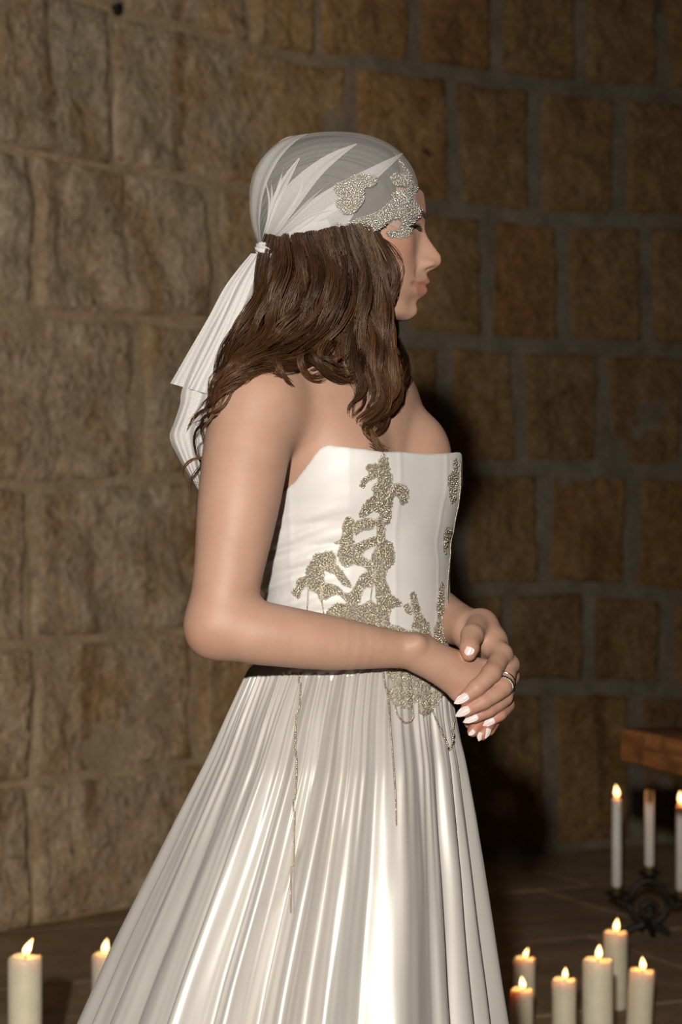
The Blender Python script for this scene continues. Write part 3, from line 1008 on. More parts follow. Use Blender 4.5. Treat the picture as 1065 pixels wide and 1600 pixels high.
for pts, rad in lhand_f + rhand_f:
    tint_ball(pts[3], .014, (1.0, .76, .72), .8); tint_ball(pts[2], .012, (1.0, .82, .78), .6); tint_ball(pts[1], .012, (1.0, .80, .76), .6)
tint_ball(lthumb[0][3], .013, (1.0, .74, .68), .8)
tint_ball(W(328, 996, 2.2), .03, (1.0, .86, .82), .5)
set_tone(skin, tone)
adopt(bride, skin)

# ------------------------------------------------------------------ gown: bodice
gown = Field()
gown.ell(T(555, 810), (.094, .130, .24), .05, RTOR)
gown.ell(T(563, 965), (.086, .110, .16), .05, RTOR)
gown.ell(T(560, 1110), (.105, .128, .11), .05, RTOR)
for sgn in (-1, 1):
    gown.ell(T(547, 730, .050, .066 * sgn), (.052, .054, .075), .045, RTOR)
gown.ell(T(547, 735, .060, 0), (.042, .070, .070), .04, RTOR)
AX0 = T(556, 0)
def gown_ang(P):
    q = P - AX0
    return np.degrees(np.arctan2(q[..., 0] * RT[0] + q[..., 1] * RT[1], q[..., 0] * FW[0] + q[..., 1] * FW[1]))
_na = [-180, -110, -88, -70, -46, -20, 0, 20, 34, 48, 58, 63, 67, 72, 80, 88, 100, 130, 180]
_np_ = [800, 790, 770, 735, 706, 712, 714, 713, 715, 711, 707, 706, 713, 733, 758, 774, 782, 795, 800]
_ba = [-180, -70, -30, 0, 30, 70, 180]
_bp = [1052, 1052, 1075, 1098, 1075, 1052, 1052]
def to_pp(P):
    return CX + P[..., 0] * F / P[..., 1], HY - (P[..., 2] - H) * SB
def gown_sdf(P):
    d = gown(P) - .004
    ang = gown_ang(P); ppx, ppy = to_pp(P)
    k = ppy + .2 * (ppx - 430)
    m = np.clip((575 - ppx) / 120, 0, 1) * np.clip((ppy - 775) / 60, 0, 1) * (np.abs(ang - 80) < 90)
    wr = .6 * np.abs(np.sin(k / 6.2 + 1.3 * np.sin(ppx / 37.))) + np.abs(np.sin(k / 10.5 + 2 + .8 * np.sin(ppx / 55.))) - .9
    d = d - m * .0042 * wr - .0005 * np.sin(ppy / 9. + 2 * np.sin(ppx / 40.))
    for a0 in (-52, -22, 22, 52, 84):                       # boning channels
        d = d - .0007 * np.exp(-((ang - a0) / 1.6) ** 2)
    shell = np.maximum(d, -(d + .011))
    top = ((np.interp(ang, _na, _np_)) - ppy) / SB
    bot = (ppy - np.interp(ang, _ba, _bp)) / SB
    return smax(smax(shell, top, .002), bot, .002)
Vg, Qg = surface_nets(gown_sdf, W(380, 1120, 2.22) * [1, 0, 1] + [0, 2.20, 0], W(750, 690, 2.6) * [1, 0, 1] + [0, 2.60, 0], .0024, 1.6)
Vg = laplace(Vg, Qg, 2)
bodice = mesh_obj('dress_bodice', Vg, Qg, M['bodice'], label='strapless ivory satin corset bodice')
adopt(bride, bodice)

# ------------------------------------------------------------------ gown: gathered satin skirt
_py = [1026, 1040, 1110, 1180, 1335, 1470, 1600, 1900, 2290]
_xl = [420, 395, 364, 335, 261, 196, 139, 30, -90]
_xr = [692, 694, 703, 717, 740, 757, 774, 806, 836]
_bd = [.098, .108, .150, .185, .235, .270, .300, .36, .42]
nt_, nth = 170, 760
pyv = 1026 + (2290 - 1026) * np.linspace(0, 1, nt_) ** 1.25
pyv[-1] = HY + H * SB - 6
th_ = np.linspace(0, 2 * math.pi, nth, endpoint=False)
def sm(x, y, q):
    return np.interp(q, x, y)
XL, XR, BD = sm(_py, _xl, pyv), sm(_py, _xr, pyv), sm(_py, _bd, pyv)
for _ in range(3):
    XL, XR, BD = [np.concatenate([[a[0]], (a[:-2] + a[1:-1] + a[2:]) / 3, [a[-1]]]) for a in (XL, XR, BD)]
tt = ((pyv - 1026) / SB)[:, None]                           # metres below the waist
thw = th_ + .06 * np.sin(3 * th_ + .7) + .035 * np.sin(5 * th_ + 2.1) + .022 * np.sin(9 * th_ + .5) + .010 * np.sin(17 * th_)
TH, _ = np.meshgrid(thw, pyv)
sway = .06 * np.sin(2.2 * tt + 3 * TH / 2)
def drape(n, ph, soft, skew=.35):
    """organ-pipe folds: round ridges, narrower valleys"""
    a_ = n * TH + ph
    a_ = a_ + skew * np.sin(a_ + .8)
    return np.sqrt(.5 + .5 * np.cos(a_) + soft)
p1 = drape(24, .9 + 0 * TH + 2.0 * sway, .006)
p2 = drape(37, 2.2 - 3 * sway, .03, .2)
p3 = np.sin(47 * TH + 1.0 + 2 * sway + 1.2 * np.sin(6 * TH))
p4 = np.sin(83 * TH + 1.5 * np.sin(7 * TH)) + .5 * np.sin(131 * TH + 1.0 * np.sin(11 * TH))
p5 = np.sin(6 * TH + 1.7) + .6 * np.sin(11 * TH + .4)
loc = .72 + .28 * np.sin(4 * TH + 2.4)                      # calmer panels between busier ones
loc2 = .6 + .4 * np.sin(7 * TH + .3)
amp1 = np.interp(tt, [0, .06, .2, .5, 1.05], [.001, .008, .025, .044, .066]) * loc
amp2 = np.interp(tt, [0, .05, .2, .5, 1.05], [.002, .004, .004, .004, .005]) * loc2
amp3 = np.interp(tt, [0, .04, .2, .5, 1.05], [.0022, .0028, .0014, .0008, .001]) * loc
amp4 = np.interp(tt, [0, .02, .10, .25, 1.05], [.0018, .0022, .0011, .0003, 0])
disp = amp1 * (p1 - .9) + amp2 * (p2 - .62) + amp3 * p3 + amp4 * p4 + amp1 * .30 * p5
disp = disp + .0012 * wob(np.stack([TH * 3, tt + 0 * TH], -1), 2.0, 5, 3) * np.clip(tt * 8, 0, 1)
cxx = ((XL + XR) / 2)[:, None]; aa = ((XR - XL) / 2)[:, None]
ct, st = np.cos(th_)[None], np.sin(th_)[None]
cxm = (cxx - CX) / SB; am = aa / SB; bm_ = BD[:, None]
nx, ny = ct / am, st / bm_
nl = np.sqrt(nx ** 2 + ny ** 2); nx, ny = nx / nl, ny / nl
SK = np.stack([cxm + am * ct + disp * nx, YB - .01 + bm_ * st + disp * ny, (H - (pyv[:, None] - HY) / SB) + 0 * ct], -1)
Vs = np.transpose(SK, (1, 0, 2)).reshape(-1, 3)
skirt = mesh_obj('skirt', Vs, grid_faces(nth, nt_, True), M['skirt'], label='full gathered ivory satin skirt')
adopt(bride, skirt)

def bvh_of(V, Q): return BVHTree.FromPolygons([tuple(v) for v in V], [tuple(q) for q in Q])
bv_body = bvh_of(Vb, Qb.tolist()); bv_gown = bvh_of(Vg, Qg.tolist()); bv_skirt = bvh_of(Vs, grid_faces(nth, nt_, True).tolist())
EYE = Vector((0, 0, H))
def hit(bv, px, py):
    d = Vector(((px - CX) / F, 1.0, -(py - HY) / F)).normalized()
    p, n, i, t = bv.ray_cast(EYE, d)
    if p is None: return None, None
    if n.dot(d) > 0: n = -n
    return np.array(p), np.array(n)

# ------------------------------------------------------------------ beads
_ico = bmesh.new(); bmesh.ops.create_icosphere(_ico, subdivisions=1, radius=1.0)
_ico.verts.ensure_lookup_table()
IV = np.array([v.co for v in _ico.verts]); IF = np.array([[v.index for v in f.verts] for f in _ico.faces]); _ico.free()
def beads_mesh(name, pts, rad, mat, parent, kind='stuff', label=None):
    pts = np.asarray(pts); n = len(pts)
    rad = np.broadcast_to(rad, (n,))
    V = (pts[:, None] + IV[None] * rad[:, None, None]).reshape(-1, 3)
    Fc = (IF[None] + (np.arange(n) * len(IV))[:, None, None]).reshape(-1, 3)
    o = mesh_obj(name, V, Fc, mat, kind=kind, label=label)
    return adopt(parent, o)
def in_poly(x, y, poly):
    poly = np.asarray(poly, float); n = len(poly); c = np.zeros(np.shape(x), bool); j = n - 1
    for i in range(n):
        xi, yi = poly[i]; xj, yj = poly[j]
        c ^= ((yi > y) != (yj > y)) & (x < (xj - xi) * (y - yi) / (yj - yi + 1e-12) + xi); j = i
    return c
def fill_poly(poly, step, r):
    poly = np.asarray(poly, float)
    lo, hi = poly.min(0), poly.max(0)
    X, Y = np.meshgrid(np.arange(lo[0], hi[0] + step, step), np.arange(lo[1], hi[1] + step, step * .87))
    X = X + (np.arange(X.shape[0]) % 2)[:, None] * step / 2
    X = X + r.uniform(-.42, .42, X.shape) * step; Y = Y + r.uniform(-.42, .42, X.shape) * step
    m = in_poly(X, Y, poly)
    return np.stack([X[m], Y[m]], 1)
def smooth_poly(poly, n=8):
    P = np.asarray(poly, float)
    Q = spline(np.concatenate([P[-2:], P, P[:2]]), (len(P) + 3) * n)
    return Q[2 * n:-2 * n] if len(Q) > 5 * n else Q

def k3(pts): return [(400 + x / 2.958, 680 + y / 2.958) for x, y in pts]      # measured in an enlarged view of the bodice
LEAVES = [k3(p) for p in [
    [(570, 118), (600, 118), (615, 180), (628, 240), (622, 300), (612, 392), (582, 392), (566, 330), (556, 250), (566, 180)],
    [(478, 240), (492, 200), (520, 180), (505, 150), (530, 136), (566, 140), (580, 172), (545, 196), (512, 214), (500, 236)],
    [(600, 262), (632, 236), (650, 226), (684, 238), (698, 270), (690, 304), (668, 318), (655, 290), (640, 282), (612, 312)],
    [(535, 250), (550, 225), (575, 232), (590, 262), (570, 285), (545, 280)],
    [(478, 380), (494, 330), (520, 296), (552, 282), (590, 300), (600, 360), (560, 352), (530, 352), (505, 372)],
    [(372, 492), (396, 470), (400, 420), (420, 384), (446, 396), (452, 430), (440, 470), (450, 492), (412, 510)],
    [(446, 420), (470, 396), (520, 384), (546, 400), (530, 430), (490, 440), (462, 458)],
    [(380, 560), (388, 520), (410, 508), (440, 520), (470, 548), (450, 580), (424, 606), (396, 592)],
    [(440, 520), (500, 486), (552, 470), (560, 500), (520, 520), (480, 545)],
    [(536, 560), (560, 500), (556, 400), (590, 400), (592, 480), (620, 500), (634, 560), (618, 604), (600, 620), (590, 700), (556, 690), (540, 640)],
    [(430, 590), (470, 560), (520, 580), (548, 620), (540, 660), (500, 610), (460, 600)],
    [(236, 640), (258, 588), (272, 560), (300, 552), (346, 546), (362, 580), (340, 604), (318, 616), (312, 680), (306, 752), (278, 720), (246, 700)],
    [(160, 730), (186, 700), (192, 668), (236, 658), (228, 690), (208, 722), (202, 752), (184, 740)],
    [(306, 620), (330, 600), (372, 606), (410, 650), (436, 694), (404, 690), (360, 640)],
    [(300, 740), (330, 690), (380, 700), (420, 730), (452, 700), (480, 650), (530, 640), (532, 690), (486, 716), (470, 770), (430, 776), (380, 734), (320, 760)],
    [(336, 840), (360, 790), (400, 780), (470, 790), (520, 770), (548, 800), (545, 880), (480, 872), (400, 852)],
    [(556, 860), (560, 800), (556, 700), (596, 690), (620, 740), (650, 760), (664, 784), (630, 796), (612, 830), (616, 880), (590, 890)],
    [(600, 900), (640, 880), (690, 900), (740, 908), (764, 930), (740, 950), (680, 930), (620, 915)],
    [(712, 746), (728, 736), (742, 760), (760, 830), (790, 872), (798, 930), (770, 934), (744, 890), (716, 886), (730, 850), (722, 800)],
    [(680, 792), (700, 782), (718, 806), (706, 826), (688, 814)],
    [(886, 200), (905, 170), (912, 120), (926, 130), (926, 200), (918, 280), (896, 292)],
    [(866, 470), (878, 430), (896, 440), (882, 500), (868, 540)],
    [(846, 720), (858, 690), (862, 780), (866, 870), (868, 970), (830, 962), (822, 900), (838, 850), (832, 780)],
]]
LOW = [
    [(600, 1052), (622, 1044), (650, 1046), (676, 1060), (690, 1082), (682, 1104), (664, 1112), (652, 1098), (636, 1108), (616, 1102), (604, 1086), (612, 1068)],
    [(652, 1100), (668, 1092), (676, 1108), (664, 1120), (654, 1114)],
]
SPRIG = [k3(p) for p in [[(545, 780), (560, 765), (575, 785), (562, 800)], [(268, 575), (280, 560), (292, 572), (280, 586)]]]
r_ = np.random.default_rng(5)
def project(bv, pts, lift):
    out = []; nr = []
    for x, y in pts:
        p, n = hit(bv, x, y)
        if p is not None: out.append(p + n * lift); nr.append(n)
    return np.array(out), np.array(nr)
def patch(name, polys, proj, parent, step=2.0):
    """one piece of lace cloth per outline"""
    out = []
    for poly in polys:
        V, Q, idx = [], [], {}
        poly = np.asarray(poly)
        lo, hi = poly.min(0) - step, poly.max(0) + step
        def vid(i, j):
            if (i, j) not in idx:
                P = proj(lo[0] + i * step, lo[1] + j * step)
                idx[i, j] = -1 if P is None else len(V)
                if P is not None: V.append(P)
            return idx[i, j]
        nx_, ny_ = ((hi - lo) / step).astype(int) + 1
        I, J = np.meshgrid(np.arange(nx_), np.arange(ny_), indexing='ij')
        ins = in_poly(lo[0] + (I + .5) * step, lo[1] + (J + .5) * step, poly)
        for i, j in zip(*np.nonzero(ins)):
            q = [vid(i, j), vid(i + 1, j), vid(i + 1, j + 1), vid(i, j + 1)]
            if min(q) >= 0 and max(np.ptp([V[a][1] for a in q]), 0) < .02: Q.append(q)
        if len(Q) > 3: out.append(adopt(parent, mesh_obj(name, np.array(V), np.array(Q), M['lace'])))
    return out
def grow(poly, f): sp = smooth_poly(poly, 6); return sp.mean(0) + (sp - sp.mean(0)) * f
def proj_gown(x, y):
    p, n = hit(bv_gown, x, y)
    return None if p is None else p + n * .0003
patch('lace_leaf', [grow(q, 1.07) for q in LEAVES], proj_gown, bodice)
allb = []
for k_, poly in enumerate(LEAVES):
    sp = smooth_poly(poly, 6); sp = sp.mean(0) + (sp - sp.mean(0)) * 1.12
    pts, _ = project(bv_gown, fill_poly(sp, 2.7, r_), .0015)
    if len(pts): allb.append(pts)
bp = np.concatenate(allb)
applique = beads_mesh('beaded_applique', bp, r_.uniform(.0009, .0016, len(bp)), M['bead'], bodice, label='champagne beaded leaf embroidery on the bodice')
# bead cords along the boning and the front edge
def cord(name, pts, bv, step, rad, parent, mat='bead', lift=.001):
    P = spline(pts, 400)
    L = np.concatenate([[0], np.cumsum(np.linalg.norm(np.diff(P, axis=0), axis=1))])
    q = np.arange(0, L[-1], step)
    P = np.stack([np.interp(q, L, P[:, 0]), np.interp(q, L, P[:, 1])], 1)
    pts, _ = project(bv, P, lift)
    return beads_mesh(name, pts, rad, M[mat], parent)
for c_ in ([(584, 388), (582, 560), (580, 690), (592, 880)], [(560, 390), (556, 560), (536, 690), (512, 870)], [(306, 610), (302, 740), (316, 845)],
           [(244, 690), (236, 820)], [(728, 745), (748, 800), (770, 900)]):
    cord('bead_cord', k3(c_), bv_gown, 2.4, .0011, bodice)
edge = [(711, 722), (712, 750), (709, 785), (703, 815), (698, 850), (694, 885), (691, 930), (691, 965), (691, 1000)]
ep = []
for x, y in spline(edge, 150):
    for dx in np.arange(0, 34, .8):
        p, n = hit(bv_gown, x + 6 - dx, y)
        if p is not None: ep.append(p + n * .0012); break
beads_mesh('bead_cord', ep, .0013, M['bead'], bodice)
# front basque of beads over the skirt, draped chains
lowp = []
for poly in LOW:
    for x, y in fill_poly(smooth_poly(poly, 6), 2.1, r_):
        pa, na = hit(bv_skirt, x, y); pb_, nb_ = hit(bv_gown, x, y)
        c_ = [(p, n) for p, n in ((pa, na), (pb_, nb_)) if p is not None]
        if c_:
            p, n = min(c_, key=lambda t: t[0][1]); lowp.append(p + n * .0012)
beads_mesh('beaded_basque', lowp, r_.uniform(.0009, .0013, len(lowp)), M['bead'], skirt, label='champagne beaded point hanging over the skirt front')
for c_ in ([(617, 1100), (622, 1120), (632, 1131), (642, 1122), (646, 1098), (645, 1062)], [(675, 1108), (684, 1135), (694, 1158), (702, 1172), (706, 1150), (707, 1120)],
           [(468, 1046), (467, 1080), (463, 1160), (459, 1260), (457, 1360), (457, 1428)], [(600, 1052), (606, 1110), (612, 1180), (617, 1250), (618, 1290)]):
    cord('bead_chain', c_, bv_skirt, 2.9, .00145, skirt, 'bead', .0022)

# ------------------------------------------------------------------ tulle cap
CC = W(522, 312, YB); RU, RL, RV = (100 / SB), (130 / SB), .086
RF = 131 / SB; EXN = 2.3
def cap_r(d):
    """point of the cap surface along direction d (normalised coordinates)"""
    k_ = (np.abs(d) ** EXN).sum(-1) ** (1 / EXN)
    q = d / k_[..., None]
    rz = np.where(q[..., 2] > 0, RU, RL)
    return CC + np.stack([q[..., 0] * RF, q[..., 1] * RV, q[..., 2] * rz], -1)
def cap_dir(px, py, side=-1):
    x = (px - 522) / 131.0; zz = 312 - py
    z = zz / (100.0 if zz > 0 else 130.0)
    rem = 1 - abs(x) ** EXN - abs(z) ** EXN
    y = side * max(rem, 0) ** (1 / EXN)
    d = np.array([x, y, z])
    return d / np.linalg.norm(d)
gdir = cap_dir(411, 389, -1); gdir = np.array([gdir[0], min(gdir[1], -.12), gdir[2]]); gdir /= np.linalg.norm(gdir)
EDGE = [(655, 281), (655, 325), (636, 368), (600, 364), (560, 370), (522, 372), (478, 386), (440, 396), (424, 399)]
nphi, ntau = 220, 60
def edge_dirs(side):
    E = spline([cap_dir(x, y, side) for x, y in EDGE], nphi)
    return E / np.linalg.norm(E, axis=1)[:, None]
def cap_grid(side, lift_fn):
    E = edge_dirs(side)
    phi = np.linspace(0, 1, nphi)
    al = np.radians(100) * phi
    m = np.stack([np.full(nphi, .05), side * np.sin(al), np.cos(al)], 1) * 1.15
    t = np.linspace(0, 1, ntau)[None, :, None]
    D = (1 - t) ** 2 * gdir + 2 * t * (1 - t) * m[:, None] + t ** 2 * E[:, None]
    D /= np.linalg.norm(D, axis=-1, keepdims=True)
    P = cap_r(D)
    nrm = (P - CC) / np.array([RF, RV, RU]) ** 2; nrm /= np.linalg.norm(nrm, axis=-1, keepdims=True)
    return P + nrm * lift_fn(phi[:, None], np.linspace(0, 1, ntau)[None])[..., None], nrm
def pleat(phi, t):
    env = np.sin(np.pi * np.clip(t, 0, 1)) ** .7
    return .0012 + env * (.0006 * np.sin(phi * 60 + 2 * np.sin(phi * 13)) + .0002 * np.sin(phi * 150 + 3 * np.sin(phi * 21)))
veil = empty('bridal_cap', CC); veil.parent = bride; veil.matrix_parent_inverse = parent_matrix_inv(bride)
veil['label'] = 'sheer white tulle cap gathered at the nape with a beaded lace front'
def adopt2(o):
    o.parent = veil
    from mathutils import Matrix
    o.matrix_parent_inverse = Matrix.Translation(Vector(CC)).inverted()
    return o
near, _ = cap_grid(-1, pleat); far, _ = cap_grid(1, pleat)
gfc = grid_faces(nphi, ntau)
adopt2(mesh_obj('cap_tulle', np.concatenate([near.reshape(-1, 3), far.reshape(-1, 3)]), np.concatenate([gfc, gfc[:, ::-1] + nphi * ntau]), M['tulle']))
_cs = np.stack(np.meshgrid(np.linspace(0, 2 * math.pi, 120, endpoint=False), np.linspace(.01, math.pi - .01, 80), indexing='ij'), -1)
_cd = np.stack([np.sin(_cs[..., 1]) * np.cos(_cs[..., 0]), np.sin(_cs[..., 1]) * np.sin(_cs[..., 0]), np.cos(_cs[..., 1])], -1)
bv_cap = bvh_of(cap_r(_cd).reshape(-1, 3), grid_faces(120, 80, True).tolist())
def cap_proj(px, py, lift=0.0, side=-1):
    P, n = hit(bv_cap, px, py)
    if P is not None: return P + n * lift
    d = cap_dir(px, py, side); P = cap_r(d)
    # perspective: move along the ray so that the point lands on its pixel
    P = np.array([(px - CX) * P[1] / F, P[1], H - (py - HY) * P[1] / F])
    n = (P - CC) / np.array([RF, RV, RU]) ** 2; n /= np.linalg.norm(n)
    return P + n * lift
FOLDS = [
    ([(407, 380), (396, 350), (394, 315), (400, 275), (418, 242), (446, 219), (480, 212)], [(411, 382), (409, 345), (414, 305), (426, 272), (444, 243), (466, 222), (482, 213)]),
    ([(414, 380), (428, 330), (452, 290), (490, 258), (522, 240), (556, 228)], [(419, 384), (448, 348), (470, 318), (500, 278), (528, 251), (557, 229)]),
    ([(412, 380), (422, 340), (432, 305), (448, 275), (468, 250)], [(414, 382), (427, 345), (441, 310), (456, 280), (470, 251)]),
    ([(420, 382), (468, 328), (520, 292), (572, 266), (626, 241)], [(426, 388), (486, 352), (530, 326), (578, 288), (627, 243)]),
    ([(422, 386), (470, 350), (510, 325), (536, 310), (560, 300)], [(430, 395), (478, 384), (512, 372), (540, 352), (562, 318)]),
    ([(416, 386), (440, 372), (480, 352), (512, 342)], [(422, 396), (452, 390), (490, 378), (520, 362)]),
]
for k_, (x1, y1, w_, ln) in enumerate([(452, 232, 5, .8), (500, 222, 5, .7), (540, 262, 4, .8), (600, 250, 4, .85), (520, 318, 5, .9), (540, 340, 6, .9), (500, 362, 5, .95), (470, 382, 5, .9), (418, 262, 5, .9), (430, 240, 4, .7), (560, 310, 4, .8), (480, 300, 5, .8)]):
    dx, dy = x1 - 414, y1 - 386; L_ = math.hypot(dx, dy); nx_, ny_ = -dy / L_, dx / L_
    bend = 10 * math.sin(k_ * 1.7)
    mid = (414 + dx * .5 + nx_ * bend, 386 + dy * .5 + ny_ * bend); tip_ = (414 + dx * ln, 386 + dy * ln)
    FOLDS.append(([(414, 386), (mid[0] + nx_ * w_ / 2, mid[1] + ny_ * w_ / 2), tip_], [(415, 387), (mid[0] - nx_ * w_ / 2, mid[1] - ny_ * w_ / 2), (tip_[0] + .5, tip_[1] + .5)]))
for k_, (ua, la) in enumerate(FOLDS):
    A_, B_ = spline(ua, 40), spline(la, 40)
    G = []
    for i in range(40):
        row = []
        for j in range(14):
            t = j / 13
            x, y = A_[i] * (1 - t) + B_[i] * t
            row.append(cap_proj(x, y, .0026 + .0010 * (k_ % 3) + .0010 * math.sin(t * 9 + k_) * math.sin(math.pi * i / 39)))
        G.append(row)
    adopt2(mesh_obj('tulle_fold', np.array(G).reshape(-1, 3), grid_faces(40, 14), M['tulle_fold']))
# lace of beads along the front edge
def k1(pts): return [(360 + x / 2.6625, 180 + y / 2.6625) for x, y in pts]
CAPL = [k1(p) for p in [
    [(410, 482), (418, 460), (444, 446), (470, 452), (505, 436), (545, 420), (600, 402), (648, 366), (690, 332), (730, 300), (762, 250), (782, 246), (778, 310), (752, 344), (770, 366), (792, 392), (782, 424), (760, 448), (742, 500), (715, 512), (690, 515), (662, 508), (642, 486), (662, 478), (690, 472), (706, 446), (690, 428), (664, 436), (640, 452), (600, 478), (560, 490), (520, 500), (496, 514), (470, 516), (440, 508)],
    [(426, 306), (446, 284), (482, 272), (510, 256), (548, 250), (590, 256), (604, 276), (588, 300), (556, 306), (552, 350), (536, 380), (508, 408), (474, 414), (452, 392), (436, 372), (446, 340)],
    [(688, 160), (708, 170), (724, 198), (748, 226), (776, 226), (776, 262), (744, 296), (700, 296), (672, 290), (658, 264), (680, 244), (712, 244), (704, 216), (690, 196)],
    [(660, 330), (700, 316), (740, 330), (730, 362), (690, 372)],
]]
def lace_pt(x, y, lift):
    P = cap_proj(x, y, lift + (.0045 if x < 600 else .0018))
    if x > 585:                                              # towards the temple the lace lies on the skin
        q, n_ = hit(bv_body, x, y)
        if q is None: return None
        if x > 640 or P[1] > q[1] - .002: P = q + n_ * lift
    return P
for o_ in patch('lace_leaf', [grow(q, .98) for q in CAPL], lambda x, y: lace_pt(x, y, .0004), veil): adopt2(o_)
cb = []
for poly in CAPL:
    for x, y in fill_poly(smooth_poly(poly, 6), 2.25, r_):
        P = lace_pt(x, y, .0020)
        if P is None: continue
        cb.append(P)
        if P[1] < YB - .012: cb.append(P * [1, -1, 1] + [0, 2 * YB, 0])
adopt2(beads_mesh('beaded_lace', cb, r_.uniform(.0007, .0012, len(cb)), M['bead_pale'], veil, label='silver beaded lace edge'))

# gathered knot and the veil tail
def sheet(name, left, right, Yl, Yr, n, m, mat, seed, amp=.004, wrap=0):
    A_, B_ = spline(left, n), spline(right, n)
    G = np.zeros((n, m, 3)); rr = np.random.default_rng(seed)
    ph = rr.uniform(0, 6, 4)
    for i in range(n):
        s = i / (n - 1)
        for j in range(m):
            t = j / (m - 1)
            x, y = A_[i] * (1 - t) + B_[i] * t
            Y = Yl[0] + (Yl[1] - Yl[0]) * s + t * ((Yr[0] - Yl[0]) + ((Yr[1] - Yr[0]) - (Yl[1] - Yl[0])) * s)
            Y += amp * (.35 + s) * (math.sin(t * 17 + ph[0] + 1.5 * s) + .6 * math.sin(t * 31 + ph[1]) + .4 * math.sin(t * 7 + ph[2]))
            G[i, j] = W(x, y, Y)
    return adopt2(mesh_obj(name, G.reshape(-1, 3), grid_faces(n, m), M[mat]))
sheet('veil_tail', [(392, 396), (372, 420), (350, 450), (326, 495), (300, 540), (266, 599)], [(424, 396), (414, 430), (400, 480), (385, 520), (368, 570), (348, 622)], (2.355, 2.42), (2.335, 2.37), 60, 60, 'tulle_thick', 1)
sheet('veil_tail', [(394, 398), (366, 440), (330, 510), (300, 570), (284, 610), (281, 632), (272, 660), (265, 684), (278, 714), (296, 745), (309, 766)], [(422, 398), (412, 450), (396, 510), (378, 570), (356, 630), (338, 690), (320, 764)], (2.365, 2.45), (2.345, 2.40), 80, 60, 'tulle_thick', 2)
sheet('veil_tail', [(396, 400), (370, 450), (336, 530), (305, 590), (290, 625), (300, 680), (312, 740)], [(420, 400), (412, 450), (398, 510), (380, 570), (360, 630), (340, 690), (326, 742)], (2.37, 2.46), (2.35, 2.41), 60, 40, 'tulle_fold', 3)
bm = bmesh.new(); bmesh.ops.create_uvsphere(bm, u_segments=28, v_segments=16, radius=1)
kc = W(411, 390, 2.343)
for v in bm.verts:
    a_ = math.atan2(v.co.z, v.co.y)
    f_ = 1 + .20 * math.sin(a_ * 7 + v.co.x * 3) + .08 * math.sin(a_ * 15)
    v.co = Vector((v.co.x * .011 * f_, v.co.y * .013 * f_, v.co.z * .008 * f_))
    v.co = Vector(kc) + Vector((v.co.x * .8 + v.co.z * .5, v.co.y, v.co.z * .8 - v.co.x * .45))
adopt2(bm_obj('gathered_knot', bm, M['tulle_thick']))

# ------------------------------------------------------------------ hair
hr = np.random.default_rng(11)
sc = np.stack(np.meshgrid(np.linspace(0, 2 * math.pi, 64, endpoint=False), np.linspace(0, math.pi, 40), indexing='ij'), -1)
D = np.stack([np.sin(sc[..., 1]) * np.cos(sc[..., 0]), np.sin(sc[..., 1]) * np.sin(sc[..., 0]), np.cos(sc[..., 1])], -1)
P = CC + (cap_r(D) - CC) * .955
uu, vv, ww = px_to_head(P)
P[..., 0] -= np.clip((uu - 612) / SB, 0, .06) * .45             # hairline stays behind the forehead
hair = empty('hair', CC, 'long wavy brown hair falling over the shoulders'); adopt(bride, hair)
def adopt3(o):
    from mathutils import Matrix
    o.parent = hair; o.matrix_parent_inverse = Matrix.Translation(Vector(CC)).inverted(); return o
scalp = mesh_obj('crown_hair', P.reshape(-1, 3), grid_faces(64, 40, True), M['crown'])
adopt3(scalp)

